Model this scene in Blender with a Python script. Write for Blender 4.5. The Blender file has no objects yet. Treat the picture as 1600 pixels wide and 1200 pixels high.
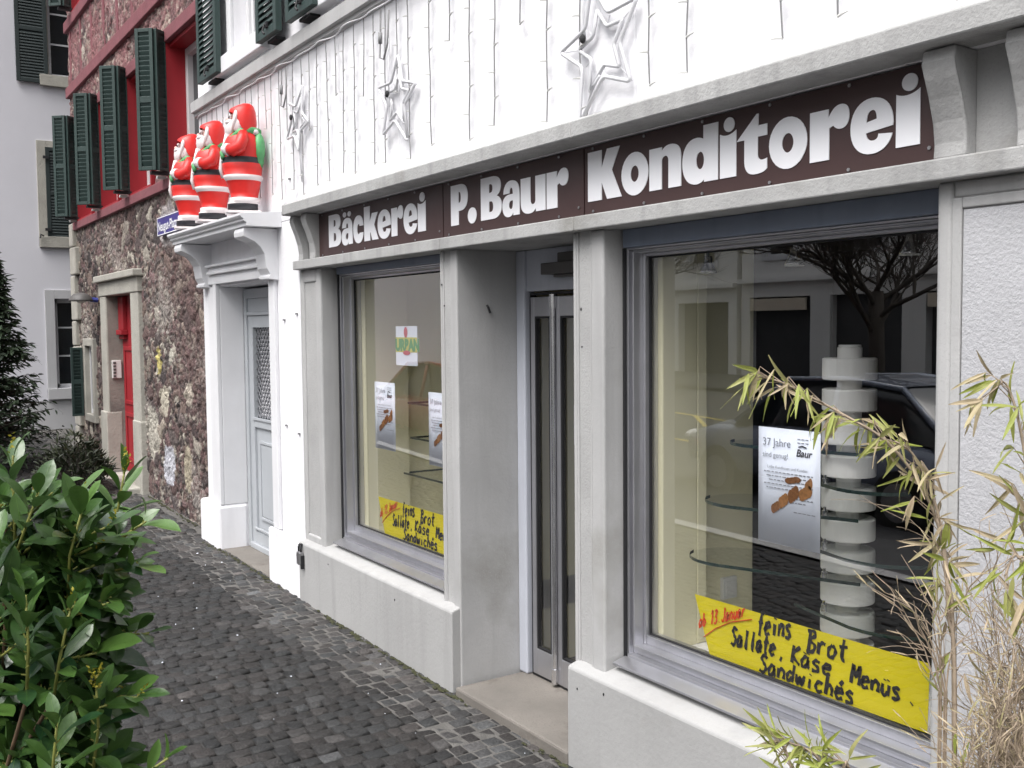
import bpy, bmesh, math, random
import numpy as np
from mathutils import Vector, Matrix
from mathutils.geometry import tessellate_polygon
random.seed(7); rng = np.random.default_rng(7)
S = bpy.context.scene
COL = S.collection
R = math.radians
# ---------------------------------------------------------------- camera
CAM_P = Vector((0, -2.6, 1.95)); FPX = 1573.25
yaw, pitch, roll = .58308558, -.05719021, -.00913441
fw = Vector((-math.cos(yaw)*math.cos(pitch), math.sin(yaw)*math.cos(pitch), math.sin(pitch)))
rt = fw.cross(Vector((0, 0, 1))).normalized(); up = rt.cross(fw)
cr, sr = math.cos(roll), math.sin(roll)
rt, up = rt*cr + up*sr, up*cr - rt*sr
cd = bpy.data.cameras.new('camera'); cam = bpy.data.objects.new('camera', cd); COL.objects.link(cam)
cd.sensor_width = 36; cd.lens = FPX/1600*36; cd.clip_end = 500; cd.clip_start = .05
cam.matrix_world = Matrix(((rt.x, up.x, -fw.x, CAM_P.x), (rt.y, up.y, -fw.y, CAM_P.y), (rt.z, up.z, -fw.z, CAM_P.z), (0, 0, 0, 1)))
S.camera = cam
def at(px, py, d):            # a point of the foreground plants: picture direction and distance
    v = fw + rt*((px-800)/FPX) - up*((py-600)/FPX)
    return CAM_P + v*d
# ---------------------------------------------------------------- light
w = bpy.data.worlds.new('World'); S.world = w; w.use_nodes = True
nt = w.node_tree; nt.nodes.clear()
SUN_EL, SUN_AZ = 58, 158      # degrees; the sun stands behind the photographer, veiled by cloud
sky = nt.nodes.new('ShaderNodeTexSky'); sky.sky_type = 'NISHITA'; sky.sun_disc = False
sky.sun_elevation = R(SUN_EL); sky.sun_rotation = R(SUN_AZ); sky.dust_density = 4; sky.air_density = 1.5
hs = nt.nodes.new('ShaderNodeHueSaturation'); hs.inputs['Saturation'].default_value = .22
bg = nt.nodes.new('ShaderNodeBackground'); bg.inputs['Strength'].default_value = .15
wo = nt.nodes.new('ShaderNodeOutputWorld')
# overcast: the zenith about three times as bright as the horizon
tcw = nt.nodes.new('ShaderNodeTexCoord'); sp = nt.nodes.new('ShaderNodeSeparateXYZ'); nt.links.new(tcw.outputs['Generated'], sp.inputs[0])
mr_ = nt.nodes.new('ShaderNodeMapRange'); mr_.inputs[1].default_value = 0; mr_.inputs[2].default_value = 1; mr_.inputs[3].default_value = .25; mr_.inputs[4].default_value = 2.8; nt.links.new(sp.outputs['Z'], mr_.inputs[0])
vm_ = nt.nodes.new('ShaderNodeVectorMath'); vm_.operation = 'SCALE'; nt.links.new(sky.outputs[0], hs.inputs['Color']); nt.links.new(hs.outputs[0], vm_.inputs[0]); nt.links.new(mr_.outputs[0], vm_.inputs['Scale']); nt.links.new(vm_.outputs[0], bg.inputs[0]); nt.links.new(bg.outputs[0], wo.inputs[0])
sd = bpy.data.lights.new('sun', 'SUN'); sd.energy = .9; sd.angle = R(35); sd.color = (1, .985, .965)
sun = bpy.data.objects.new('sun', sd); COL.objects.link(sun)
az = R(SUN_AZ); el = R(SUN_EL)
sun.rotation_euler = (-Vector((math.sin(az)*math.cos(el), math.cos(az)*math.cos(el), math.sin(el)))).to_track_quat('-Z', 'Y').to_euler()
sun.location = (0, -10, 20)
S.view_settings.view_transform = 'Standard'; S.view_settings.look = 'None'
S.view_settings.exposure = .36; S.view_settings.gamma = 1
S.cycles.max_bounces = 8; S.cycles.transparent_max_bounces = 12
# ---------------------------------------------------------------- materials
MATS = {}
def mat(name, c, rough=.6, metal=0., var=.12, vs=3., bump=0., bs=60., spec=.5, streak=0., speck=0., sheen=None, spread=None, coat=0.):
    """procedural Principled: large mottling, optional vertical weather streaks, fine speckle, bump"""
    if name in MATS: return MATS[name]
    m = bpy.data.materials.new(name); m.use_nodes = True; MATS[name] = m
    t = m.node_tree; b = t.nodes['Principled BSDF']; L = t.links.new
    b.inputs['Roughness'].default_value = rough; b.inputs['Metallic'].default_value = metal
    b.inputs['Specular IOR Level'].default_value = spec; b.inputs['Coat Weight'].default_value = coat
    tc = t.nodes.new('ShaderNodeTexCoord'); geo = t.nodes.new('ShaderNodeNewGeometry')
    def noise(scale, detail=5, vec=None, rgh=.6):
        n = t.nodes.new('ShaderNodeTexNoise'); n.inputs['Scale'].default_value = scale; n.inputs['Detail'].default_value = detail
        n.inputs['Roughness'].default_value = rgh
        L(vec if vec else geo.outputs['Position'], n.inputs['Vector']); return n
    def mix(a, bcol, fac, mode='MIX'):
        x = t.nodes.new('ShaderNodeMix'); x.data_type = 'RGBA'; x.blend_type = mode
        for s, i in ((fac, 0), (a, 6), (bcol, 7)):
            if isinstance(s, (int, float)): x.inputs[i].default_value = s
            elif isinstance(s, tuple): x.inputs[i].default_value = (*s, 1) if len(s) == 3 else s
            else: L(s, x.inputs[i])
        return x.outputs[2]
    def ramp(f, lo, hi):
        r = t.nodes.new('ShaderNodeMapRange'); r.inputs[1].default_value = lo; r.inputs[2].default_value = hi; L(f, r.inputs[0]); return r.outputs[0]
    lo = tuple(max(0, x*(1-var)) for x in c); hi = tuple(min(1, x*(1+var)) for x in c)
    n1 = noise(vs); col = mix(lo, hi, ramp(n1.outputs[0], .3, .7))
    if spread:                                       # a second true colour in patches
        col = mix(col, spread[0], ramp(noise(spread[1]).outputs[0], spread[2], spread[2]+.15))
    if streak:
        mp = t.nodes.new('ShaderNodeMapping'); mp.inputs['Scale'].default_value = (9, 9, .7); L(geo.outputs['Position'], mp.inputs[0])
        s = noise(1., 4, mp.outputs[0]); col = mix(col, tuple(x*(1-streak) for x in c), ramp(s.outputs[0], .5, .75))
    if speck:
        s = noise(140, 2); col = mix(col, tuple(x*(1-speck) for x in c), ramp(s.outputs[0], .55, .7))
    L(col, b.inputs['Base Color'])
    if bump:
        n2 = noise(bs, 6); bp = t.nodes.new('ShaderNodeBump'); bp.inputs['Strength'].default_value = bump; bp.inputs['Distance'].default_value = .02
        L(n2.outputs[0], bp.inputs['Height']); L(bp.outputs[0], b.inputs['Normal'])
    if rough < .95:
        rr = t.nodes.new('ShaderNodeMapRange'); rr.inputs[3].default_value = max(.02, rough-.1*rough); rr.inputs[4].default_value = min(1, rough+.15)
        L(noise(11).outputs[0], rr.inputs[0]); L(rr.outputs[0], b.inputs['Roughness'])
    return m
def glassmat(name, tint=(.98, .985, .98), ior=1.55, rough=0.):
    m = bpy.data.materials.new(name); m.use_nodes = True; t = m.node_tree; t.nodes.clear(); L = t.links.new
    o = t.nodes.new('ShaderNodeOutputMaterial'); mx = t.nodes.new('ShaderNodeMixShader'); tr = t.nodes.new('ShaderNodeBsdfTransparent')
    gl = t.nodes.new('ShaderNodeBsdfGlossy'); gl.inputs['Roughness'].default_value = rough; tr.inputs[0].default_value = (*tint, 1)
    f = t.nodes.new('ShaderNodeFresnel'); f.inputs['IOR'].default_value = ior
    geo = t.nodes.new('ShaderNodeNewGeometry')
    # plain glass reflects the same from both sides: use the facing normal
    dn = t.nodes.new('ShaderNodeVectorMath'); dn.operation = 'DOT_PRODUCT'; L(geo.outputs['Normal'], dn.inputs[0]); L(geo.outputs['Incoming'], dn.inputs[1])
    ab = t.nodes.new('ShaderNodeMath'); ab.operation = 'ABSOLUTE'; L(dn.outputs['Value'], ab.inputs[0])
    inv = t.nodes.new('ShaderNodeMath'); inv.operation = 'SUBTRACT'; inv.inputs[0].default_value = 1; L(ab.outputs[0], inv.inputs[1])
    pw = t.nodes.new('ShaderNodeMath'); pw.operation = 'POWER'; L(inv.outputs[0], pw.inputs[0]); pw.inputs[1].default_value = 3.2
    r = t.nodes.new('ShaderNodeMapRange'); r.inputs[3].default_value = .215; r.inputs[4].default_value = 1; L(pw.outputs[0], r.inputs[0])
    L(r.outputs[0], mx.inputs[0]); L(tr.outputs[0], mx.inputs[1]); L(gl.outputs[0], mx.inputs[2]); L(mx.outputs[0], o.inputs[0])
    t.nodes.remove(f); MATS[name] = m; return m
def leafmat(name, c1, c2, rough=.3, trans=.15, vs=9., veins=0.):
    m = bpy.data.materials.new(name); m.use_nodes = True; t = m.node_tree; b = t.nodes['Principled BSDF']; L = t.links.new
    at_ = t.nodes.new('ShaderNodeAttribute'); at_.attribute_name = 'tone'
    x = t.nodes.new('ShaderNodeMix'); x.data_type = 'RGBA'; x.inputs[6].default_value = (*c1, 1); x.inputs[7].default_value = (*c2, 1)
    geo = t.nodes.new('ShaderNodeNewGeometry'); n = t.nodes.new('ShaderNodeTexNoise'); n.inputs['Scale'].default_value = vs*4; L(geo.outputs['Position'], n.inputs['Vector'])
    ad = t.nodes.new('ShaderNodeMath'); ad.operation = 'MULTIPLY_ADD'; ad.inputs[1].default_value = .35; L(n.outputs[0], ad.inputs[0])
    sb = t.nodes.new('ShaderNodeMath'); sb.operation = 'SUBTRACT'; sb.inputs[1].default_value = .17; L(at_.outputs['Fac'], sb.inputs[0]); L(sb.outputs[0], ad.inputs[2])
    L(ad.outputs[0], x.inputs[0]); L(x.outputs[2], b.inputs['Base Color'])
    b.inputs['Roughness'].default_value = rough
    if veins:                                        # a quilted, waxy blade
        b.inputs['Specular IOR Level'].default_value = .6
        bp = t.nodes.new('ShaderNodeBump'); bp.inputs['Strength'].default_value = veins; bp.inputs['Distance'].default_value = .004
        n3 = t.nodes.new('ShaderNodeTexNoise'); n3.inputs['Scale'].default_value = 75; n3.inputs['Detail'].default_value = 3; L(geo.outputs['Position'], n3.inputs['Vector'])
        L(n3.outputs[0], bp.inputs['Height']); L(bp.outputs[0], b.inputs['Normal'])
    if trans:
        b.inputs['Subsurface Weight'].default_value = 0
        ts = t.nodes.new('ShaderNodeBsdfTranslucent'); mx = t.nodes.new('ShaderNodeMixShader'); mx.inputs[0].default_value = trans
        L(x.outputs[2], ts.inputs[0]); o = t.nodes['Material Output']; L(b.outputs[0], mx.inputs[1]); L(ts.outputs[0], mx.inputs[2]); L(mx.outputs[0], o.inputs[0])
    MATS[name] = m; return m
def attrmat(name, attr, rough=.8, bump=.4, bs=40., speck=.3, spec=.4, mul=1.):
    """base colour from a per-stone colour attribute, plus grain"""
    m = bpy.data.materials.new(name); m.use_nodes = True; t = m.node_tree; b = t.nodes['Principled BSDF']; L = t.links.new
    a = t.nodes.new('ShaderNodeAttribute'); a.attribute_name = attr
    geo = t.nodes.new('ShaderNodeNewGeometry'); n = t.nodes.new('ShaderNodeTexNoise'); n.inputs['Scale'].default_value = bs; n.inputs['Detail'].default_value = 6
    L(geo.outputs['Position'], n.inputs['Vector'])
    mr = t.nodes.new('ShaderNodeMapRange'); mr.inputs[1].default_value = .3; mr.inputs[2].default_value = .7; mr.inputs[3].default_value = (1-speck)*mul; mr.inputs[4].default_value = (1+speck)*mul
    L(n.outputs[0], mr.inputs[0]); vm = t.nodes.new('ShaderNodeVectorMath'); vm.operation = 'SCALE'; L(a.outputs['Color'], vm.inputs[0]); L(mr.outputs[0], vm.inputs['Scale'])
    L(vm.outputs[0], b.inputs['Base Color']); b.inputs['Roughness'].default_value = rough; b.inputs['Specular IOR Level'].default_value = spec
    bp = t.nodes.new('ShaderNodeBump'); bp.inputs['Strength'].default_value = bump; bp.inputs['Distance'].default_value = .015; L(n.outputs[0], bp.inputs['Height']); L(bp.outputs[0], b.inputs['Normal'])
    MATS[name] = m; return m
mat('white_plaster', (.775, .77, .795), .85, var=.045, vs=1.1, bump=.14, bs=38, streak=.07)
mat('white_paint', (.70, .70, .72), .6, var=.04, vs=3, bump=.05, bs=30, streak=.04)
mat('door_paint', (.40, .42, .445), .45, var=.05, bump=.04, bs=40)
mat('concrete', (.375, .373, .37), .8, var=.13, vs=2.6, bump=.22, bs=70, streak=.30, speck=.14, spread=((.27, .265, .25), 3.1, .60))
mat('rough_concrete', (.375, .373, .37), .9, var=.1, vs=3, bump=.24, bs=110, speck=.16)
mat('smooth_concrete', (.395, .393, .392), .75, var=.09, vs=2.5, bump=.1, bs=60, streak=.16, speck=.07, spread=((.30, .295, .28), 1.7, .60))
mat('plinth_render', (.36, .358, .355), .8, var=.08, vs=1.6, bump=.12, bs=45, streak=.15, speck=.07, spread=((.29, .28, .265), 2.6, .62))
mat('stucco', (.44, .44, .46), .9, var=.06, vs=6, bump=.32, bs=100, speck=.08)
mat('sign_brown', (.052, .027, .026), .42, var=.1, vs=2, bump=.02, bs=20)
mat('letter_white', (.82, .82, .85), .5, var=.02)
mat('aluminium', (.56, .56, .59), .28, metal=.9, var=.06, vs=4, streak=.1)
mat('dark_gap', (.012, .012, .014), .6, var=.1)
mat('box_blue', (.17, .20, .26), .5, var=.08, vs=2, streak=.12)
mat('post_bluegrey', (.47, .49, .55), .5, var=.06, streak=.14, speck=.05)
mat('cream_wall', (.76, .72, .50), .75, var=.03, vs=1.5)
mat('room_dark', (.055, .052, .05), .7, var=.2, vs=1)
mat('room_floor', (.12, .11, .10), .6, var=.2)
mat('grey_shelf_metal', (.84, .83, .81), .32, var=.04, vs=2)
mat('wood_counter', (.16, .07, .03), .4, var=.25, vs=4)
mat('step_stone', (.17, .155, .138), .75, var=.18, vs=3, bump=.2, bs=80, speck=.2, spread=((.10, .085, .072), 5, .58))
mat('paper_white', (.76, .80, .90), .7, var=.02)
mat('paper_yellow', (.66, .56, .008), .55, var=.05, vs=2.5)
mat('ink_black', (.02, .018, .02), .5, var=.1)
mat('ink_grey', (.26, .27, .30), .6, var=.1)
mat('ink_red', (.65, .07, .01), .5, var=.1)
mat('bread_brown', (.20, .085, .03), .6, var=.45, vs=160)
mat('bread_pale', (.30, .14, .05), .6, var=.3, vs=90)
mat('shutter_green', (.024, .046, .042), .5, var=.12, vs=5, bump=.05)
mat('shutter_dark', (.018, .028, .028), .55, var=.1)
mat('red_paint', (.30, .012, .02), .5, var=.1, vs=2.5, streak=.12)
mat('beam_red', (.20, .066, .078), .75, var=.14, vs=4, bump=.25, bs=30, streak=.12)
mat('sandstone', (.37, .355, .315), .85, var=.13, vs=4, bump=.4, bs=35, speck=.12)
mat('sandstone_dark', (.24, .22, .195), .85, var=.13, vs=4, bump=.35, bs=35, speck=.15, spread=((.13, .12, .11), 2.2, .52))
mat('house_white', (.60, .595, .635), .85, var=.03, vs=1, bump=.06, bs=30)
mat('house_grey', (.42, .42, .43), .85, var=.05, vs=2)
mat('window_glass_dark', (.012, .015, .018), .06, var=.1, spec=.8)
mat('window_white', (.62, .62, .63), .5, var=.03)
mat('fig_red', (.62, .022, .018), .35, var=.07, vs=14)
mat('fig_white', (.72, .66, .66), .4, var=.05, vs=14)
mat('fig_black', (.02, .02, .025), .35, var=.2, vs=20)
mat('fig_green', (.10, .36, .14), .4, var=.18, vs=12)
mat('fig_skin', (.70, .42, .38), .45, var=.05)
mat('rope_white', (.62, .62, .64), .3, var=.05)
mat('wire_dark', (.20, .20, .205), .6, var=.1)
mat('bulb_clear', (.60, .60, .58), .2, var=.1)
mat('sign_blue', (.035, .025, .20), .35, var=.08)
mat('lamp_metal', (.085, .08, .078), .5, var=.15)
mat('lamp_blue', (.03, .04, .22), .5, var=.1)
mat('steel', (.42, .42, .43), .35, metal=.9, var=.15, vs=30)
mat('asphalt', (.05, .05, .052), .85, var=.15, vs=1.5, bump=.5, bs=120)
mat('mortar', (.022, .021, .02), .9, var=.4, vs=9, bump=.5, bs=90)
mat('mortar_pale', (.11, .105, .098), .9, var=.3, vs=9, bump=.5, bs=90, spread=((.06, .056, .052), 4, .5))
mat('road_yellow', (.60, .46, .06), .7, var=.12, vs=5)
mat('road_white', (.6, .6, .58), .7, var=.12, vs=5)
mat('moss', (.040, .042, .018), .95, var=.4, vs=12, bump=.8, bs=40)
mat('soil', (.035, .028, .02), .95, var=.3, vs=12, bump=.8, bs=40)
mat('facade_grey', (.78, .77, .74), .85, var=.06, vs=.6, streak=.06)
mat('facade_pale', (.82, .81, .78), .85, var=.05, vs=.6, streak=.06)
mat('shop_dark', (.05, .05, .052), .5, var=.2)
mat('awning_cream', (.66, .58, .46), .8, var=.05)
mat('bark', (.06, .05, .042), .95, var=.3, vs=20, bump=.8, bs=50)
mat('stem_green', (.20, .21, .05), .5, var=.2, vs=30)
mat('stem_brown', (.09, .055, .03), .8, var=.3, vs=30)
mat('straw', (.31, .245, .18), .7, var=.25, vs=30)
mat('car_dark', (.20, .23, .30), .2, var=.05, coat=1.)
mat('car_silver', (.35, .36, .38), .25, metal=.4, var=.03, coat=1.)
mat('car_red', (.35, .02, .015), .2, var=.03, coat=1.)
mat('tyre', (.02, .02, .02), .8, var=.2)
mat('plastic_white', (.66, .66, .64), .45, var=.03)
mat('logo_green', (.03, .26, .05), .5, var=.15)
mat('logo_yellow', (.55, .52, .05), .5, var=.1)
mat('logo_red', (.50, .03, .06), .5, var=.2)
mat('bright_steel', (.75, .75, .77), .16, metal=1., var=.05)
G_WIN = glassmat('window_glass'); G_SHELF = glassmat('shelf_glass', (.95, .98, .965))
mat('shelf_edge', (.012, .032, .028), .12, var=.1, spec=.8)
leafmat('laurel_leaf', (.010, .036, .013), (.075, .150, .030), .33, .14, 9., .3)
leafmat('laurel_bud', (.20, .20, .015), (.32, .27, .03), .5, .2)
leafmat('conifer_leaf', (.008, .018, .009), (.040, .070, .030), .7, .1)
leafmat('shrub_leaf', (.012, .018, .008), (.035, .045, .012), .6, .1)
leafmat('bamboo_leaf', (.45, .36, .25), (.26, .30, .055), .55, .25, 6)
attrmat('sett_stone', 'stone', .66, .5, 70, .35, .35)
attrmat('rubble_stone', 'stone', .92, .9, 38, .45, .25)
# ---------------------------------------------------------------- mesh helpers
class MB:
    def __init__(s): s.v = []; s.f = []; s.mi = []; s.cur = 0; s.sm = []; s.smooth = False
    def add(s, vs, fs):
        o = len(s.v); s.v += [tuple(v) for v in vs]
        for f in fs: s.f.append(tuple(i+o for i in f)); s.mi.append(s.cur); s.sm.append(s.smooth)
        return s
    def box(s, x0, x1, y0, y1, z0, z1):
        return s.add([(x0, y0, z0), (x1, y0, z0), (x1, y1, z0), (x0, y1, z0), (x0, y0, z1), (x1, y0, z1), (x1, y1, z1), (x0, y1, z1)],
              [(0, 3, 2, 1), (4, 5, 6, 7), (0, 1, 5, 4), (1, 2, 6, 5), (2, 3, 7, 6), (3, 0, 4, 7)])
    def prism(s, pts, axis, a, b):
        """2-D outline extruded along axis: x -> (y,z) outline, y -> (x,z), z -> (x,y)"""
        def P(p, t): return (t, p[0], p[1]) if axis == 'x' else (p[0], t, p[1]) if axis == 'y' else (p[0], p[1], t)
        n = len(pts); vs = [P(p, a) for p in pts] + [P(p, b) for p in pts]
        tri = tessellate_polygon([[Vector((p[0], p[1], 0)) for p in pts]])
        fs = [tuple(t) for t in tri] + [tuple(i+n for i in t[::-1]) for t in tri] + [(i, (i+1) % n, (i+1) % n+n, i+n) for i in range(n)]
        return s.add(vs, fs)
    def tube(s, pts, r, n=6, cap=True):
        pts = [Vector(p) for p in pts]; m = len(pts); rs = r if isinstance(r, (list, tuple)) else [r]*m
        vs = []; prev = None
        for i, p in enumerate(pts):
            d = (pts[min(i+1, m-1)] - pts[max(i-1, 0)]).normalized() if m > 1 else Vector((0, 0, 1))
            if prev is None:
                a = d.orthogonal().normalized()
            else:
                a = (prev - d*prev.dot(d)); a = a.normalized() if a.length > 1e-6 else d.orthogonal().normalized()
            prev = a; b = d.cross(a)
            for k in range(n):
                th = 2*math.pi*k/n; vs.append(p + (a*math.cos(th) + b*math.sin(th))*rs[i])
        fs = [(i*n+k, i*n+(k+1) % n, (i+1)*n+(k+1) % n, (i+1)*n+k) for i in range(m-1) for k in range(n)]
        if cap: fs += [tuple(range(n-1, -1, -1)), tuple((m-1)*n+k for k in range(n))]
        return s.add(vs, fs)
    def lathe(s, prof, c=(0, 0, 0), n=24, sx=1., sy=1., mats=None):
        """prof: (radius, z) list; mats: material index per ring gap"""
        vs = []; m = len(prof)
        for r, z in prof:
            for k in range(n):
                th = 2*math.pi*k/n; vs.append((c[0]+r*sx*math.cos(th), c[1]+r*sy*math.sin(th), c[2]+z))
        keep = s.cur; o = len(s.v); s.v += vs
        for i in range(m-1):
            if mats: s.cur = mats[i]
            for k in range(n):
                s.f.append((o+i*n+k, o+i*n+(k+1) % n, o+(i+1)*n+(k+1) % n, o+(i+1)*n+k)); s.mi.append(s.cur); s.sm.append(s.smooth)
        s.cur = keep
        s.f.append(tuple(o+k for k in range(n-1, -1, -1))); s.mi.append(mats[0] if mats else s.cur); s.sm.append(False)
        s.f.append(tuple(o+(m-1)*n+k for k in range(n))); s.mi.append(mats[-1] if mats else s.cur); s.sm.append(False)
        return s
    def ball(s, c, rx, ry=None, rz=None, n=12, m=8):
        ry = ry or rx; rz = rz or rx
        prof = [(math.sin(math.pi*i/m) if 0 < i < m else .02, -math.cos(math.pi*i/m)) for i in range(m+1)]
        o = len(s.v); s.lathe([(p[0], p[1]) for p in prof], (0, 0, 0), n)
        for i in range(o, len(s.v)):
            x, y, z = s.v[i]; s.v[i] = (c[0]+x*rx, c[1]+y*ry, c[2]+z*rz)
        return s
    def xform(s, M, start=0):
        for i in range(start, len(s.v)): s.v[i] = tuple(M @ Vector(s.v[i]))
        return s
    def frame(s, x0, x1, z0, z1, wd, y0, y1, sides='lrtb'):
        """rectangular ring in the x-z plane made of four butted bars"""
        if 'l' in sides: s.box(x0, x0+wd, y0, y1, z0, z1)
        if 'r' in sides: s.box(x1-wd, x1, y0, y1, z0, z1)
        a = x0 + (wd if 'l' in sides else 0); b = x1 - (wd if 'r' in sides else 0)
        if 't' in sides: s.box(a, b, y0, y1, z1-wd, z1)
        if 'b' in sides: s.box(a, b, y0, y1, z0, z0+wd)
        return s
def tag(o, label=None, cat=None, group=None, kind=None):
    if label: o['label'] = label
    if cat: o['category'] = cat
    if group: o['group'] = group
    if kind: o['kind'] = kind
    return o
def thing(name, loc=(0, 0, 0), label=None, cat=None, group=None, rz=0):
    o = bpy.data.objects.new(name, None); o.empty_display_size = .1; COL.objects.link(o); o.location = loc; o.rotation_euler = (0, 0, rz)
    return tag(o, label, cat, group)
def obj(name, mb, m, parent=None, bevel=0, local=False, seg=2, label=None):
    """ONE mesh object; world coordinates unless local; under a parent the offset is taken off"""
    me = bpy.data.meshes.new(name); me.from_pydata(mb.v, [], mb.f)
    for x in (m if isinstance(m, (list, tuple)) else [m]): me.materials.append(MATS[x] if isinstance(x, str) else x)
    me.polygons.foreach_set('material_index', mb.mi); me.polygons.foreach_set('use_smooth', mb.sm)
    me.update(); o = bpy.data.objects.new(name, me); COL.objects.link(o)
    bm = bmesh.new(); bm.from_mesh(me); bmesh.ops.recalc_face_normals(bm, faces=bm.faces); bm.to_mesh(me); bm.free()
    if parent:
        o.parent = parent
        if not local and parent.type == 'EMPTY': o.location = -parent.location
    if bevel:
        b = o.modifiers.new('bevel', 'BEVEL'); b.width = bevel; b.segments = seg; b.limit_method = 'ANGLE'; b.angle_limit = R(40)
    if label: o['label'] = label
    return o
def parts(name, mb, m, parent=None, bevel=0, local=False, label=None):
    """every separate piece of mb becomes an object of its own"""
    par = list(range(len(mb.v)))
    def find(i):
        while par[i] != i: par[i] = par[par[i]]; i = par[i]
        return i
    for f in mb.f:
        for i in f[1:]: par[find(i)] = find(f[0])
    G = {}
    for k, f in enumerate(mb.f): G.setdefault(find(f[0]), []).append(k)
    for ks in G.values():
        q = MB(); ix = {}
        for k in ks:
            for i in mb.f[k]:
                if i not in ix: ix[i] = len(q.v); q.v.append(mb.v[i])
            q.f.append(tuple(ix[i] for i in mb.f[k])); q.mi.append(mb.mi[k]); q.sm.append(mb.sm[k])
        obj(name, q, m, parent, bevel, local, label=label)
def copy_tree(o, parent=None):
    c = o.copy(); COL.objects.link(c)
    if parent: c.parent = parent
    for ch in list(o.children): copy_tree(ch, c)
    return c
def fattr(o, name, vals):
    a = o.data.attributes.new(name, 'FLOAT', 'FACE'); a.data.foreach_set('value', vals)
def cattr(o, name, vals, dom='FACE'):
    a = o.data.attributes.new(name, 'FLOAT_COLOR', dom); a.data.foreach_set('color', np.asarray(vals, dtype=np.float32).ravel())
# ================================================================ ground
def gz(x):
    X = [-80, -17, -15.5, -11.4, -9, -3.5, 5, 80]; Z = [1.2, .42, .35, .16, .115, .04, .02, .02]
    return float(np.interp(x, X, Z))
def sheet(name, xs, ys, dz, m):
    b = MB(); n = len(ys)
    vs = [(x, y, gz(x)+dz) for x in xs for y in ys]
    fs = [(i*n+j, (i+1)*n+j, (i+1)*n+j+1, i*n+j+1) for i in range(len(xs)-1) for j in range(n-1)]
    b.add(vs, fs); return b
XS = [-80, -60, -40, -30, -25, -20, -17, -15.5, -13, -11.4, -10, -9, -7, -5, -3.5, -2, 0, 5, 20, 80]
tag(obj('ground', sheet('ground', XS, [-80, -40, -17, -12, -8, -3.4, 0, 20, 80], -.14, None), 'asphalt'), kind='structure')
tag(obj('road', sheet('road', XS, [-14.5, -10, -6, -3.55], -.10, None), 'asphalt'), kind='structure')
tag(obj('opposite_pavement', sheet('p', XS, [-19, -17, -14.7], -.02, None), 'asphalt'), kind='structure')
b = MB()
for i in range(len(XS)-1):
    b.add([(XS[i], -3.55, gz(XS[i])-.1), (XS[i+1], -3.55, gz(XS[i+1])-.1), (XS[i+1], -3.55, gz(XS[i+1])+.01), (XS[i], -3.55, gz(XS[i])+.01),
           (XS[i], -3.4, gz(XS[i])-.1), (XS[i+1], -3.4, gz(XS[i+1])-.1), (XS[i+1], -3.4, gz(XS[i+1])+.01), (XS[i], -3.4, gz(XS[i])+.01)],
          [(0, 1, 2, 3), (3, 2, 6, 7)])
tag(obj('kerb', b, 'concrete'), kind='structure')
# mortar bed below the setts: pale worn strip along the wall, dark elsewhere
tag(obj('pavement_bed', sheet('b', [x/2 for x in range(-34, 5)], [-3.4, -2.4, -1.4, -.42], -.0105, None), 'mortar'), kind='structure')
tag(obj('pavement_edge_bed', sheet('b', [x/2 for x in range(-34, 5)], [-.42, -.3, .3], -.0065, None), 'mortar_pale'), kind='structure')
# the setts: rows across the pavement, one stone each modelled
b = MB(); b.smooth = True; cols = []
x = -16.6
while x < -.4:
    rw = rng.uniform(.076, .094); y = -3.38 + rng.uniform(0, .1)
    while y < -.05:
        ln = rng.uniform(.07, .108)
        g = .009; x0, x1, y0, y1 = x+g/2, x+rw-g/2, y+g/2, min(y+ln-g/2, -.01)
        if y1-y0 > .03:
            zt = gz((x0+x1)/2) + rng.normal(0, .003); j = lambda: rng.uniform(-.004, .004)
            bv = .013; c = [(x0+j(), y0+j()), (x1+j(), y0+j()), (x1+j(), y1+j()), (x0+j(), y1+j())]
            t = [(p[0]+(bv if k in (0, 3) else -bv)+j()*.6, p[1]+(bv if k in (0, 1) else -bv)+j()*.6) for k, p in enumerate(c)]
            tl = [rng.normal(0, .0025) for _ in range(4)]
            md = [(p[0]*.72+q[0]*.28, p[1]*.72+q[1]*.28) for p, q in zip(c, t)]
            b.add([(p[0], p[1], zt-.03) for p in c] + [(p[0], p[1], zt-.011) for p in c] + [(p[0], p[1], zt-.0035+tl[k]*.5) for k, p in enumerate(md)] + [(p[0], p[1], zt+tl[k]) for k, p in enumerate(t)],
                  [(12, 13, 14, 15)] + [(k+4*r_, (k+1) % 4+4*r_, (k+1) % 4+4+4*r_, k+4+4*r_) for r_ in range(3) for k in range(4)])
            v = rng.lognormal(math.log(.0235), .22); h = rng.uniform(-.08, .08)
            if y0 > -.42+.12*math.sin(x*2.3): v *= rng.uniform(1.2, 2.4)                  # worn, drier stones by the wall
            if rng.random() < .02: v *= 1.6
            cols += [(v*(1.03+h), v*.99, v*(.98-h*.5), 1)]*13
        y += ln
    x += rw
o = obj('pavement', b, 'sett_stone'); cattr(o, 'stone', cols); tag(o, kind='structure')
# small pale litter on the setts
b = MB()
for k in range(45):
    x = rng.uniform(-9, -3.2); y = rng.uniform(-2.2, -.1); r = rng.uniform(.002, .007)
    if k < 6: r = rng.uniform(.008, .014)
    n = 5; a0 = rng.uniform(0, 6); z = gz(x)+.004
    b.add([(x+r*math.cos(a0+i*2*math.pi/n)*rng.uniform(.6, 1.2), y+r*math.sin(a0+i*2*math.pi/n)*rng.uniform(.5, 1), z+.001) for i in range(n)]+[(x, y, z+.005)], [(i, (i+1) % n, 5) for i in range(n)])
tag(obj('crumbs', b, 'paper_white'), 'tiny white crumbs and paper scraps scattered over the dark setts', 'litter', kind='stuff')

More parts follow.
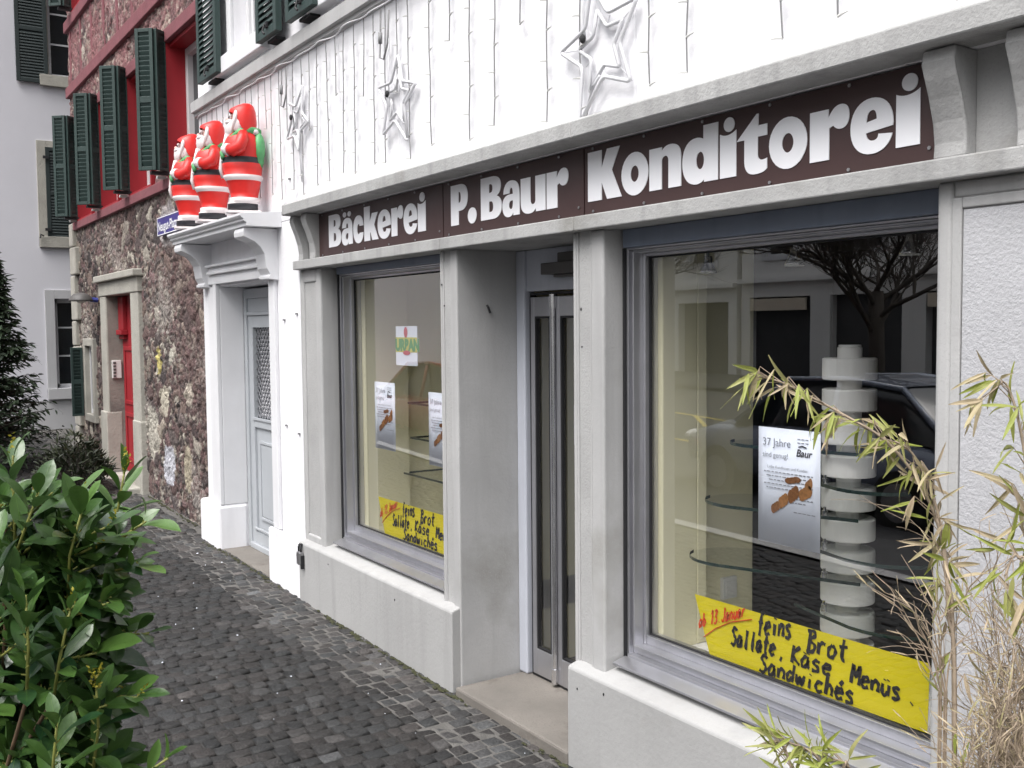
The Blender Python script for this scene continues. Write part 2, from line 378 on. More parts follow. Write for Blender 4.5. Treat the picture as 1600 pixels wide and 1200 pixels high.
b = MB()                                              # earth and moss in the joint along the house wall
for k in range(900):
    x = rng.uniform(-11.2, -1.6); y = -.056-abs(rng.normal(0, .016)) - (.02 if x < -7 else 0) + (.14 if x < -8.95 else 0)
    if -8.36 < x < -7.17: y += .03
    if math.sin(x*5.1)+math.sin(x*2.3+1)+rng.normal(0, .5) < -.4: continue
    r = rng.uniform(.006, .02); n = 6; a0 = rng.uniform(0, 6); z = gz(x)+.001
    b.add([(x+r*1.5*math.cos(a0+i*2*math.pi/n)*rng.uniform(.6, 1.2), y+r*.7*math.sin(a0+i*2*math.pi/n)*rng.uniform(.5, 1), z) for i in range(n)]+[(x, y, z+rng.uniform(.004, .010))], [(i, (i+1) % n, 6) for i in range(n)])
tag(obj('moss_line', b, 'moss'), 'thin broken line of dark earth and moss where setts meet the walls', 'moss', kind='stuff')
# ================================================================ bakery building
BK = thing('bakery_building', (-5, 0, 0), 'white plastered house with grey concrete shop front and two display windows', 'building')
def wall_pieces(b, x0, x1, z0, z1, y0, y1, holes):
    """solid wall with rectangular holes, butted boxes"""
    hs = sorted(holes); x = x0
    for (a, c, e, f) in hs:
        if a > x: b.box(x, a, y0, y1, z0, z1)
        if e > z0: b.box(a, c, y0, y1, z0, e)
        if f < z1: b.box(a, c, y0, y1, f, z1)
        x = c
    if x < x1: b.box(x, x1, y0, y1, z0, z1)
UPW = [(-7.82, -7.05, 4.08, 5.7), (-5.85, -5.05, 4.08, 5.7), (-3.85, -3.05, 4.08, 5.7), (-1.85, -1.05, 4.08, 5.7)]
b = MB(); wall_pieces(b, -8.8, 3.2, 2.70, 9.0, 0, .35, UPW)
b.box(-8.8, -8.35, 0, .35, -.1, 2.70); b.box(-7.10, -6.57, 0, .35, -.1, 2.70); b.box(-8.35, -7.10, 0, .35, 2.30, 2.70)
obj('wall', b, 'white_plaster', BK, .008)
b = MB(); b.box(-8.8, -8.45, .351, 8, -.1, 9); b.box(-8.45, 3.2, 7.7, 8, -.1, 9); b.box(2.9, 3.2, .351, 7.7, -.1, 9); b.box(-8.45, 2.9, .351, 7.7, 2.95, 3.15)
parts('side_wall', b, 'white_plaster', BK)
b = MB(); b.prism([(-.6, 9), (8.4, 9), (3.9, 12.5)], 'x', -9.1, 3.5); obj('roof', b, 'beam_red', BK)
# plinth of the white wall
b = MB(); b.box(-8.86, -8.34, -.06, .2, -.1, .47); b.box(-7.19, -6.562, -.045, .0, -.1, .485); b.box(-7.19, -7.102, .0, .2, -.1, .485)
parts('plinth', b, 'white_plaster', BK, .025)
# string course with a small lower moulding
b = MB(); b.prism([(0, 3.755), (-.035, 3.77), (-.035, 3.795), (-.06, 3.80), (-.06, 3.885), (0, 3.90)], 'x', -8.82, 3.2)
obj('string_course', b, 'smooth_concrete', BK)
# upper windows
for (a, c, e, f) in UPW[:2]:
    b = MB(); b.frame(a, c, e, f, .055, .10, .16); b.frame(a+.06, c-.06, e+.06, f-.06, .05, .12, .17)
    b.box((a+c)/2-.03, (a+c)/2+.03, .115, .165, e+.11, f-.11)
    for z in (e+.5, e+.95): b.box(a+.11, (a+c)/2-.03, .13, .16, z-.012, z+.012); b.box((a+c)/2+.03, c-.11, .13, .16, z-.012, z+.012)
    wn = obj('window', b, 'window_white', BK, .004)
    g = MB(); g.box(a+.05, c-.05, .175, .185, e+.05, f-.05); obj('pane', g, 'window_glass_dark', wn)
    g = MB(); g.box(a-.33, c+.02, -.075, .1, 3.945, 4.078); obj('sill', g, 'white_paint', wn, .008)
    g = MB(); g.frame(a-.10, c+.10, 4.079, f+.1, .10, -.025, .0, 'lrt'); obj('casing', g, 'white_paint', wn, .004)
def shutter_mb(wd, ht, th=.045, n=22, fr=.055):
    """louvred leaf, local: x 0..wd, z 0..ht, thickness in y"""
    b = MB(); b.frame(0, wd, 0, ht, fr, 0, th); b.box(fr, wd-fr, 0.002, th-.002, ht*.5-.03, ht*.5+.03)
    for z0, z1 in ((fr, ht*.5-.03), (ht*.5+.03, ht-fr)):
        k = max(3, int((z1-z0)/.043))
        for i in range(k):
            z = z0 + (i+.5)*(z1-z0)/k
            b.add([(fr, .004, z-.036), (wd-fr, .004, z-.036), (wd-fr, th-.006, z+.028), (fr, th-.006, z+.028),
                   (fr, .004, z-.026), (wd-fr, .004, z-.026), (wd-fr, th-.006, z+.038), (fr, th-.006, z+.038)],
                  [(0, 1, 2, 3), (4, 7, 6, 5), (0, 4, 5, 1), (2, 6, 7, 3)])
    return b
def hold_mb(x, z):
    b = MB(); b.tube([(x, -.02, z), (x, -.035, z-.05), (x+.02, -.03, z-.07)], .008); b.box(x-.02, x+.02, -.012, 0, z-.02, z+.02); return b
for x0, wd in ((-8.42, .50), (-7.01, .40), (-6.44, .46)):
    sb = shutter_mb(wd, 1.7); sb.xform(Matrix.Translation((x0, -.115, 3.955)))
    s = obj('shutter', sb, 'shutter_green', BK, .003, label='grey green louvred shutter folded back against white wall')
    h = hold_mb(wd*.6, .07); h.xform(Matrix.Translation((x0, -.115, 3.955))); obj('shutter_catch', h, 'dark_gap', s)
    h = MB(); h.box(x0+wd*.3, x0+wd*.7, -.07, 0, 3.93, 3.95); h.box(x0, x0+.05, -.07, 0, 4.10, 4.14); parts('hinge', h, 'dark_gap', s)
# ---- door with canopy
b = MB()
for (a, c, y) in ((-8.60, -8.40, -.02), (-8.42, -8.345, -.035)): b.box(a, c, y, .0, .471, 2.30+(.0 if y > -.03 else .02))
b.box(-7.10, -6.99, -.03, .0, .486, 2.30); b.box(-7.19, -7.15, 0, .2, .486, 2.30); b.box(-8.37, -8.345, .0, .2, .471, 2.30)
b.box(-8.60, -6.99, -.035, 0, 2.32, 2.40); b.box(-8.50, -7.2, -.06, 0, 2.40, 2.425); b.box(-8.50, -7.2, -.045, 0, 2.425, 2.46); b.box(-8.50, -7.2, -.075, 0, 2.46, 2.48)
obj('door_surround', b, 'white_paint', BK, .006)
b = MB(); b.box(-8.34, -7.19, -.03, .36, -.1, .105); obj('door_step', b, 'step_stone', BK, .012)
b = MB(); b.box(-8.345, -8.28, .2, .26, .106, 2.28); b.box(-7.19, -7.12, .2, .26, .106, 2.28); b.box(-8.28, -7.19, .2, .26, 2.20, 2.28)
b.box(-8.28, -7.19, .2, .26, 2.06, 2.09); b.box(-8.28, -7.19, .215, .25, 2.09, 2.20); b.box(-8.28, -7.19, .19, .26, .106, .15)
D = obj('house_door', b, 'door_paint', BK, .004, label='pale grey panelled door with a lattice grille')
b = MB(); b.frame(-8.28, -7.19, .151, 2.059, .10, .215, .255); b.box(-8.18, -7.29, .215, .255, 1.13, 1.20)
b.box(-8.18, -7.29, .235, .25, .25, 1.13); b.frame(-8.10, -7.37, .36, 1.02, .025, .222, .236); b.box(-8.07, -7.40, .228, .24, .39, .99); b.box(-8.20, -7.28, .205, .216, 1.19, 1.215); b.box(-8.20, -7.28, .20, .216, .27, .29)
obj('door_leaf', b, 'door_paint', D, .004)
b = MB(); b.box(-8.18, -7.29, .251, .256, 1.2, 1.96); obj('door_pane', b, 'window_glass_dark', D)
b = MB()
for i in range(14):
    for k in range(23):
        x = -8.16 + i*.062 + (.031 if k % 2 else 0); z = 1.215 + k*.0325
        if x+.06 > -7.28: continue
        b.tube([(x, .236, z), (x+.031, .236, z+.0325)], .0045, 4, False); b.tube([(x+.062, .236, z), (x+.031, .236, z+.0325)], .0045, 4, False)
obj('grille', b, 'aluminium', D)
b = MB(); b.box(-7.75, -7.60, .222, .229, 1.03, 1.075); obj('letter_plate', b, 'aluminium', D, .003)
# canopy slab, mouldings, consoles
b = MB(); b.prism([(0, 2.665), (-.255, 2.665), (-.255, 2.69), (-.275, 2.70), (-.275, 2.715), (-.29, 2.722), (-.30, 2.735), (-.30, 2.75), (-.02, 2.775), (0, 2.775)], 'x', -8.78, -6.88)
CN = obj('canopy', b, 'white_paint', BK, .003)
prof = [(0, 2.66), (-.245, 2.66), (-.255, 2.63), (-.25, 2.60), (-.215, 2.585), (-.17, 2.565), (-.13, 2.53), (-.10, 2.48), (-.092, 2.43), (-.085, 2.38), (-.06, 2.335), (-.075, 2.325), (-.075, 2.305), (0, 2.295)]
for x0 in (-8.74, -7.165):
    b = MB(); b.prism(prof, 'x', x0, x0+.20); obj('console', b, 'white_paint', CN, .004)
# small fixings left in the wall
b = MB()
for (x, z) in ((-6.86, 2.01), (-6.62, 2.05), (-6.86, 1.26), (-6.62, 1.22), (-6.7, 2.98)): b.box(x-.012, x+.012, -.012, 0, z-.006, z+.006)
parts('wall_hook', b, 'wire_dark', BK)
# ---- concrete shop front
for x0, x1 in ((-6.54, -5.301), (-5.299, -3.301), (-3.299, -1.301), (-1.299, 3.2)):
    b = MB(); b.prism([(.0, 2.70), (-.125, 2.705), (-.13, 2.712), (-.13, 2.772), (-.115, 2.782), (.0, 2.81)], 'x', x0, x1); obj('cornice', b, 'concrete', BK, .004)
for x0, x1 in ((-6.565, -4.531), (-4.529, -3.391), (-3.389, -.5), (-.498, 3.2)):
    b = MB(); b.box(x0, x1, -.05, .44, 2.345, 2.405); obj('lintel', b, 'concrete', BK, .005)
b = MB(); b.box(-6.46, 3.2, .03, .44, 2.406, 2.699); obj('fascia', b, 'concrete', BK)
brp = [(.03, 2.70), (-.075, 2.70), (-.08, 2.665), (-.066, 2.62), (-.045, 2.57), (-.026, 2.51), (-.018, 2.45), (-.022, 2.407), (.03, 2.407)]
for x0, wd in ((-6.53, .07), (-6.33, .085), (-1.742, .10), (-1.50, .10), (-.6, .1)):
    b = MB(); b.prism(brp, 'x', x0, x0+wd); obj('bracket', b, 'concrete', BK, .006)
# pillars: rough core, smooth raised edges
def pillar(x0, x1, z0, z1, bl, br, y1, bt=0., bb=0.):
    b = MB(); b.box(x0+.002, x1-.002, .012, y1, z0, z1); p = obj('pillar', b, 'rough_concrete', BK)
    e = MB()
    if bl: e.box(x0, x0+bl, 0, y1-.002, z0, z1)
    if br: e.box(x1-br, x1, 0, y1-.002, z0, z1)
    if bt: e.box(x0+bl, x1-br, 0.001, .03, z1-bt, z1)
    if bb: e.box(x0+bl, x1-br, 0.001, .03, z0, z0+bb)
    obj('pillar_edge', e, 'smooth_concrete', p, .014, seg=3)
    f = MB()
    for i in ((x0+bl, x0+bl+.012), (x1-br-.012, x1-br)): f.box(i[0], i[1], .004, .02, z0+bb, z1-bt)
    parts('pillar_fillet', f, 'smooth_concrete', p, .004)
    return p
pillar(-6.568, -6.215, .484, 2.345, .055, .075, .15, .09, .06)
pillar(-4.62, -4.445, -.1, 2.345, .018, .062, .44)
pillar(-3.465, -3.255, .484, 2.345, .022, .085, .44)
pillar(-1.742, -.55, .30, 2.345, .05, .05, .35, .05)
# stucco field and groove on the wide end pillar
b = MB(); b.box(-1.66, -.63, .004, .013, .3, 2.262); obj('stucco_panel', b, 'stucco', BK)
b = MB(); b.frame(-1.695, -.597, .3, 2.297, .03, .002, .0125, 'lrt'); obj('panel_moulding', b, 'smooth_concrete', BK, .004)
# plinths with sloped tops
def ell_(cx, cz, rx, rz, n=8): return [(cx+rx*math.cos(2*math.pi*k/n+.3), cz+rz*math.sin(2*math.pi*k/n+.3)) for k in range(n)]
def plinth(x0, x1, y1):
    b = MB(); b.prism([(-.05, -.12), (-.05, .47), (-.045, .484), (0.0, .496), (.13, .52), (y1, .52), (y1, -.12)], 'x', x0, x1)
    return obj('shop_plinth', b, 'plinth_render', BK, .008, seg=3)
plinth(-6.56, -4.452, .43); plinth(-3.452, 2.9, .44)
# ---- display windows
def shop_window(x0, x1, z0, z1):
    """aluminium frame stepped back in four rings: slim jambs and head, deep bottom rail"""
    f = MB()
    side = ((0, .012, .11), (.0125, .026, .135), (.0265, .034, .12), (.0345, .05, .17)); bot = ((0, .02, .10), (.0205, .045, .135), (.0455, .058, .12), (.0585, .095, .175)); top = ((0, .008, .11), (.0085, .016, .13), (.0165, .021, .125), (.0215, .034, .175))
    for (sa, sb, y), (ba, bb, yb), (ta, tb, yt) in zip(side, bot, top):
        f.box(x0+sa, x0+sb, y, .24, z0+ba, z1-ta); f.box(x1-sb, x1-sa, y, .24, z0+ba, z1-ta)
        f.box(x0+sb, x1-sb, yb, .24, z0+ba, z0+bb); f.box(x0+sb, x1-sb, yt, .24, z1-tb, z1-ta)
    f.prism([(.099, z0-.022), (.03, z0-.016), (.03, z0-.006), (.099, z0+.010)], 'x', x0, x1)
    f = obj('shop_window', f, 'aluminium', BK, .002)
    d = MB(); d.box(x0-.012, x0-.001, .10, .14, z0, z1); obj('seal', d, 'dark_gap', f)
    d = MB(); d.frame(x0+.051, x1-.051, z0+.096, z1-.035, .006, .19, .2); obj('gasket', d, 'dark_gap', f)
    g = MB(); g.add([(x0+.05, .2, z0+.095), (x1-.05, .2, z0+.095), (x1-.05, .2, z1-.034), (x0+.05, .2, z1-.034)], [(0, 1, 2, 3)]); obj('glass', g, G_WIN, f)
    d = MB(); d.box(x0, x1, .09, .30, z1+.001, 2.344); obj('roller_box', d, 'box_blue', f, .004)
    return f
shop_window(-6.155, -4.622, .545, 2.298)
shop_window(-3.24, -1.745, .545, 2.268)
# reveal sills meet the frame: inner window boards
b = MB(); b.box(-6.2, -4.46, .241, 1.0, .40, .56); b.box(-3.25, -1.75, .241, 1.0, .40, .56); parts('window_board', b, 'grey_shelf_metal', BK)
# ---- entrance
b = MB(); b.box(-4.424, -3.453, -.052, .8, -.12, .096); obj('entrance_step', b, 'step_stone', BK, .012)
b = MB(); b.box(-4.443, -4.365, .36, .43, .097, 2.343); b.box(-3.54, -3.466, .36, .43, .097, 2.343); ED = obj('entrance_door', b, 'post_bluegrey', BK, .008, label='glazed aluminium shop door under a grey blue transom')
b = MB(); b.box(-4.365, -3.54, .375, .43, 2.13, 2.343); obj('transom_panel', b, 'post_bluegrey', ED, .004)
b = MB(); b.frame(-4.352, -3.545, .10, 2.122, .012, .385, .42); obj('door_gap', b, 'dark_gap', ED)
for x0, x1 in ((-4.338, -4.135), (-4.115, -3.56)):
    b = MB(); b.frame(x0, x1, .112, 2.10, .035, .38, .42, 'lr'); b.box(x0+.035, x1-.035, .38, .42, 2.00, 2.10); b.box(x0+.035, x1-.035, .38, .42, .112, .25)
    lf = obj('door_leaf', b, 'aluminium', ED, .004)
    g = MB(); g.add([(x0+.03, .40, .25), (x1-.03, .40, .25), (x1-.03, .40, 2.0), (x0+.03, .40, 2.0)], [(0, 1, 2, 3)]); obj('door_glass', g, G_WIN, lf)
    g = MB(); g.frame(x0+.036, x1-.036, .251, 1.999, .01, .383, .4); obj('door_gasket', g, 'dark_gap', lf)
b = MB(); b.tube([(-4.125, .372, .112), (-4.125, .372, 2.11)], .013, 10); b.tube([(-4.125, .372, .115), (-4.125, .372, .19)], .02, 10); b.tube([(-4.125, .372, 2.04), (-4.125, .372, 2.11)], .02, 10)
obj('pivot_post', b, 'bright_steel', ED)
b = MB(); b.box(-4.13, -3.75, .30, .374, 2.205, 2.262); b.box(-4.03, -3.85, .33, .374, 2.263, 2.31); b.box(-4.05, -3.8, .32, .374, 2.19, 2.204); obj('door_closer', b, 'lamp_metal', ED, .004)
b = MB(); b.box(-3.98, -3.82, .392, .397, 1.36, 1.56); obj('door_notice', b, 'paper_white', ED)
for (x, y, z, r) in ((-4.60, -.001, 2.17, .006), (-4.575, -.001, 2.06, .005), (-3.42, .011, 2.02, .008), (-3.415, .011, 1.86, .005), (-6.3, .011, 1.7, .006), (-6.05, -.051, .42, .006), (-5.1, -.051, .40, .007), (-3.2, -.051, .43, .007), (-3.38, -.051, .40, .006)):
    r *= .6; b = MB(); b.prism(ell_(x, z, r, r*1.5), 'y', y-.0012, y+.004); obj('chip', b, 'dark_gap', BK)
b = MB(); b.tube([(-4.444, .18, 2.06), (-4.432, .18, 2.05), (-4.43, .19, 2.02)], .006, 6); obj('hook', b, 'dark_gap', BK)
# ---- inside the shop
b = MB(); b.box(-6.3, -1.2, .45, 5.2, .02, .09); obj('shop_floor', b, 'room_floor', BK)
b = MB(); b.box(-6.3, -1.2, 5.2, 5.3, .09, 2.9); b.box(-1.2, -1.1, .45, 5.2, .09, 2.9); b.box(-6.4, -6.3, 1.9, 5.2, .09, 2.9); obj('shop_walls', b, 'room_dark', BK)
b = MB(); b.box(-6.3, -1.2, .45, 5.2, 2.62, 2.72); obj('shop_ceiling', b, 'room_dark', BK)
b = MB(); b.box(-6.22, -6.06, .242, .56, .56, 2.6); b.box(-6.32, -6.12, .56, 1.9, .56, 2.6); b.box(-6.3, -5.05, 1.15, 1.25, .56, 2.6)
b.box(-3.44, -3.165, .442, .50, .56, 2.6); b.box(-3.26, -3.165, .242, .442, .56, 2.6); b.box(-3.44, -3.30, .50, .93, .56, 2.6)
b.box(-4.62, -4.46, .442, 1.6, .09, 2.6)
obj('cream_partition', b, 'cream_wall', BK, .006)
# brown counter deep in the room
# ================================================================ signs
import re
def svg(d, n=9):
    tk = re.findall(r'[MLCZ]|-?[\d.]+', d); i = 0; loops = []; cur = None
    while i < len(tk):
        c = tk[i]; i += 1
        if c == 'M': cur = [(float(tk[i]), float(tk[i+1]))]; loops.append(cur); i += 2; last = 'L'
        elif c == 'L': cur.append((float(tk[i]), float(tk[i+1]))); i += 2
        elif c == 'C':
            p = [float(t) for t in tk[i:i+6]]; i += 6; x0, y0 = cur[-1]
            for k in range(1, n+1):
                t = k/n; u = 1-t
                cur.append((u**3*x0+3*u*u*t*p[0]+3*u*t*t*p[2]+t**3*p[4], u**3*y0+3*u*u*t*p[1]+3*u*t*t*p[3]+t**3*p[5]))
    out = []
    for l in loops:
        if abs(l[0][0]-l[-1][0])+abs(l[0][1]-l[-1][1]) < 1e-6: l = l[:-1]
        out.append(l)
    return out
def ell(cx, cy, rx, ry, n=28): return [(cx+rx*math.cos(2*math.pi*k/n), cy+ry*math.sin(2*math.pi*k/n)) for k in range(n)]
GL = {
 'B': svg('M0 0 L0 1.28 L.55 1.28 C.86 1.28 .96 1.14 .96 .97 C.96 .82 .88 .72 .76 .68 C.92 .64 1 .5 1 .36 C1 .12 .85 0 .55 0 Z M.40 .80 L.40 1.06 L.46 1.06 C.55 1.06 .57 1.0 .57 .93 C.57 .85 .55 .80 .46 .80 Z M.40 .22 L.40 .54 L.48 .54 C.57 .54 .60 .46 .60 .38 C.60 .28 .57 .22 .48 .22 Z'),
 'a': svg('M.06 .66 C.08 .9 .24 1.03 .5 1.03 C.82 1.03 .97 .88 .97 .6 L.97 0 L.62 0 L.62 .09 C.55 0 .46 -.03 .34 -.03 C.14 -.03 .0 .1 .0 .3 C.0 .52 .16 .63 .45 .63 L.60 .63 C.60 .76 .56 .82 .5 .82 C.44 .82 .41 .76 .41 .66 Z M.60 .44 C.61 .28 .57 .19 .49 .19 C.42 .19 .38 .24 .38 .31 C.38 .39 .44 .44 .54 .44 Z'),
 'c': svg('M.97 .36 C.95 .1 .77 -.03 .5 -.03 C.2 -.03 0 .17 0 .5 C0 .83 .2 1.03 .5 1.03 C.78 1.03 .95 .9 .97 .62 L.62 .62 C.62 .68 .58 .70 .52 .70 C.42 .70 .38 .60 .38 .5 C.38 .40 .42 .31 .52 .31 C.58 .31 .62 .32 .62 .36 Z'),
 'k': svg('M0 0 L0 1.28 L.42 1.28 L.42 .72 L.58 1.0 L.98 1.0 L.72 .56 L1 0 L.58 0 L.46 .32 L.42 .28 L.42 0 Z'),
 'e': svg('M.98 .30 C.93 .1 .75 -.03 .5 -.03 C.2 -.03 0 .18 0 .5 C0 .82 .2 1.03 .5 1.03 C.8 1.03 1 .82 1 .5 L.99 .44 L.37 .38 C.39 .26 .45 .22 .54 .22 C.62 .22 .66 .26 .66 .33 Z M.38 .58 C.39 .74 .44 .80 .52 .80 C.58 .80 .62 .74 .62 .62 Z'),
 'r': svg('M0 0 L0 1 L.48 1 L.48 .82 C.56 .97 .66 1.05 .79 1.05 C.93 1.05 1 .96 1 .82 C1 .66 .92 .57 .79 .57 C.71 .57 .66 .60 .60 .66 L.50 .62 L.50 0 Z'),
 'i': svg('M0 0 L0 .98 C.3 .90 .7 .92 1 1.02 L1 0 Z') + [ell(.56, 1.16, .33, .16)],
 'P': svg('M0 0 L0 1.28 L.55 1.28 C.85 1.28 1 1.14 1 .86 C1 .60 .85 .44 .55 .44 L.46 .44 L.46 0 Z M.46 .70 L.46 1.04 L.5 1.04 C.57 1.04 .60 .98 .60 .87 C.60 .76 .57 .70 .5 .70 Z'),
 '.': [ell(.5, .22, .5, .25)],
 'u': svg('M0 1 L0 .3 C0 .08 .12 -.03 .34 -.03 C.47 -.03 .56 .02 .62 .1 L.62 0 L1 0 L1 1 L.60 1 L.60 .34 C.60 .26 .56 .22 .5 .22 C.44 .22 .40 .26 .40 .34 L.40 1 Z'),
 'K': svg('M0 0 L0 1.28 L.42 1.28 L.42 .82 L.58 1.28 L.95 1.28 L.72 .72 L1 0 L.58 0 L.42 .45 L.42 0 Z'),
 'o': [ell(.5, .5, .5, .535), ell(.5, .5, .15, .20)],
 'n': svg('M0 0 L0 1 L.40 1 L.40 .9 C.46 .99 .56 1.03 .67 1.03 C.88 1.03 1 .92 1 .7 L1 0 L.61 0 L.61 .66 C.61 .74 .56 .78 .51 .78 C.45 .78 .40 .74 .40 .66 L.40 0 Z'),
 'd': svg('M1 0 L1 1.28 L.60 1.28 L.60 .97 C.55 1.01 .48 1.03 .4 1.03 C.15 1.03 0 .82 0 .5 C0 .18 .15 -.03 .4 -.03 C.48 -.03 .56 0 .62 .06 L.62 0 Z') + [ell(.51, .5, .11, .20)],
 't': svg('M.72 1.25 L.66 1.25 L0 .74 L.26 .74 L.26 .3 C.26 .08 .38 -.03 .6 -.03 C.78 -.03 .92 -.01 1 .06 L1 .28 C.85 .23 .70 .25 .70 .38 L.70 .76 L1 .76 L1 1.0 L.72 1.0 Z'),
}
def sign_letters(chars, y, z0=2.466, u=.158):
    b = MB()
    for ch, x0, x1 in chars:
        loops = GL['a' if ch == 'ä' else ch]
        groups = [loops] if ch not in ('i',) else [[loops[0]], [loops[1]]]
        if ch == 'ä': groups = [loops, [ell(.28, 1.17, .15, .10)], [ell(.70, 1.17, .15, .10)]]
        for g in groups:
            flat = [p for l in g for p in l]
            tri = tessellate_polygon([[Vector((p[0], p[1], 0)) for p in l] for l in g])
            P = lambda p, yy: (x0+p[0]*(x1-x0), yy, z0+p[1]*u)
            n = len(flat); vs = [P(p, y) for p in flat]+[P(p, y+.003) for p in flat]; fs = [tuple(t) for t in tri]; k = 0
            for l in g:
                m = len(l); fs += [(k+i, k+(i+1) % m, k+(i+1) % m+n, k+i+n) for i in range(m)]; k += m
            b.add(vs, fs)
    return b
SG = [(-6.245, -4.603, 'Bäckerei', 'brown fascia sign board lettered Bäckerei over the far window', [('B', -6.078, -5.887), ('ä', -5.88, -5.712), ('c', -5.705, -5.559), ('k', -5.55, -5.361), ('e', -5.367, -5.197), ('r', -5.189, -5.044), ('e', -5.039, -4.877), ('i', -4.871, -4.783)]),
      (-4.594, -3.402, 'P. Baur', 'brown fascia sign board lettered P. Baur above the entrance', [('P', -4.512, -4.345), ('.', -4.345, -4.262), ('B', -4.22, -4.033), ('a', -4.027, -3.877), ('u', -3.871, -3.675), ('r', -3.666, -3.506)]),
      (-3.394, -1.745, 'Konditorei', 'brown fascia sign board lettered Konditorei over the near window', [('K', -3.368, -3.150), ('o', -3.150, -2.988), ('n', -2.982, -2.805), ('d', -2.798, -2.615), ('i', -2.605, -2.527), ('t', -2.525, -2.386), ('o', -2.377, -2.216), ('r', -2.205, -2.053), ('e', -2.048, -1.895), ('i', -1.886, -1.806)])]
for x0, x1, tx, lab, ch in SG:
    t = thing('fascia_sign', ((x0+x1)/2, .02, 2.41), lab, 'sign', 'brown shop sign boards')
    b = MB(); b.box(x0, x1, .014, .0295, 2.412, 2.695); obj('sign_board', b, 'sign_brown', t, .002)
    obj('lettering', sign_letters(ch, .0105), 'letter_white', t)
    b = MB()
    for x in np.arange(x0+.06, x1, .32):
        b.tube([(x, .013, 2.425), (x, .009, 2.425)], .006, 6); b.tube([(x, .013, 2.682), (x, .009, 2.682)], .006, 6)
    b.tube([(x1-.03, .013, 2.45), (x1-.03, .009, 2.45)], .006, 6)
    parts('screw', b, 'steel', t)
# ================================================================ hand lettering
ST = {  # strokes in a unit box, x-height .55, ascender 1
 'a': [[(.75, .5), (.4, .58), (.1, .3), (.2, .02), (.5, .05), (.75, .45), (.72, .1), (.9, 0)]],
 'b': [[(.2, 1), (.15, .05)], [(.18, .35), (.5, .55), (.8, .3), (.5, .02), (.16, .08)]],
 'c': [[(.8, .45), (.45, .56), (.12, .28), (.4, .0), (.85, .1)]],
 'd': [[(.7, .45), (.35, .55), (.1, .25), (.35, .02), (.7, .3)], [(.8, 1), (.74, .0)]],
 'e': [[(.15, .28), (.8, .38), (.65, .56), (.3, .5), (.12, .22), (.4, .0), (.85, .08)]],
 'f': [[(.85, .9), (.55, 1), (.42, .7), (.38, -.1)], [(.1, .5), (.75, .56)]],
 'h': [[(.2, 1), (.15, 0)], [(.17, .3), (.5, .55), (.75, .4), (.78, 0)]],
 'i': [[(.5, .52), (.5, 0)], [(.5, .74), (.52, .8)]],
 'k': [[(.2, 1), (.15, 0)], [(.8, .55), (.2, .28), (.85, 0)]],
 'l': [[(.5, 1), (.45, .05), (.6, 0)]],
 'n': [[(.15, .54), (.15, 0)], [(.16, .3), (.5, .56), (.78, .4), (.8, 0)]],
 'o': [[(.5, .56), (.15, .35), (.25, .02), (.65, .04), (.85, .35), (.5, .56)]],
 'r': [[(.2, .55), (.2, 0)], [(.2, .3), (.5, .55), (.85, .5)]],
 's': [[(.8, .5), (.4, .56), (.22, .38), (.7, .2), (.65, .0), (.1, -.02)]],
 't': [[(.5, .95), (.45, .1), (.75, .02)], [(.1, .58), (.9, .64)]],
 'u': [[(.15, .55), (.18, .08), (.5, .0), (.75, .2)], [(.8, .55), (.8, 0)]],
 'ü': [[(.15, .55), (.18, .08), (.5, .0), (.75, .2)], [(.8, .55), (.8, 0)], [(.3, .74), (.32, .8)], [(.65, .76), (.67, .82)]],
 'ä': [[(.75, .5), (.4, .58), (.1, .3), (.2, .02), (.5, .05), (.75, .45), (.72, .1), (.9, 0)], [(.3, .74), (.32, .8)], [(.65, .76), (.67, .82)]],
 'w': [[(.05, .55), (.25, 0), (.5, .45), (.7, 0), (.95, .58)]],
 'é': [[(.15, .28), (.8, .38), (.65, .56), (.3, .5), (.12, .22), (.4, .0), (.85, .08)], [(.45, .75), (.75, 1)]],
 'B': [[(.3, 1), (.25, 0)], [(.0, .95), (.6, 1), (.8, .8), (.3, .55), (.85, .35), (.7, .05), (.05, -.02)]],
 'S': [[(.85, .85), (.5, 1), (.2, .8), (.5, .55), (.8, .3), (.5, .0), (.05, .1)]],
 'K': [[(.2, 1), (.15, 0)], [(.85, 1), (.2, .45), (.95, 0)]],
 'M': [[(.1, 0), (.15, 1), (.5, .4), (.85, 1), (.95, 0)]],
 'J': [[(.7, 1), (.68, .2), (.4, 0), (.05, .2)]],
 '1': [[(.2, .75), (.6, 1), (.55, 0)]],
 '3': [[(.1, .9), (.6, 1), (.75, .8), (.35, .55), (.8, .35), (.6, .02), (.05, .08)]],
 '.': [[(.4, .02), (.5, .06)]], ',': [[(.5, .1), (.3, -.2)]],
}
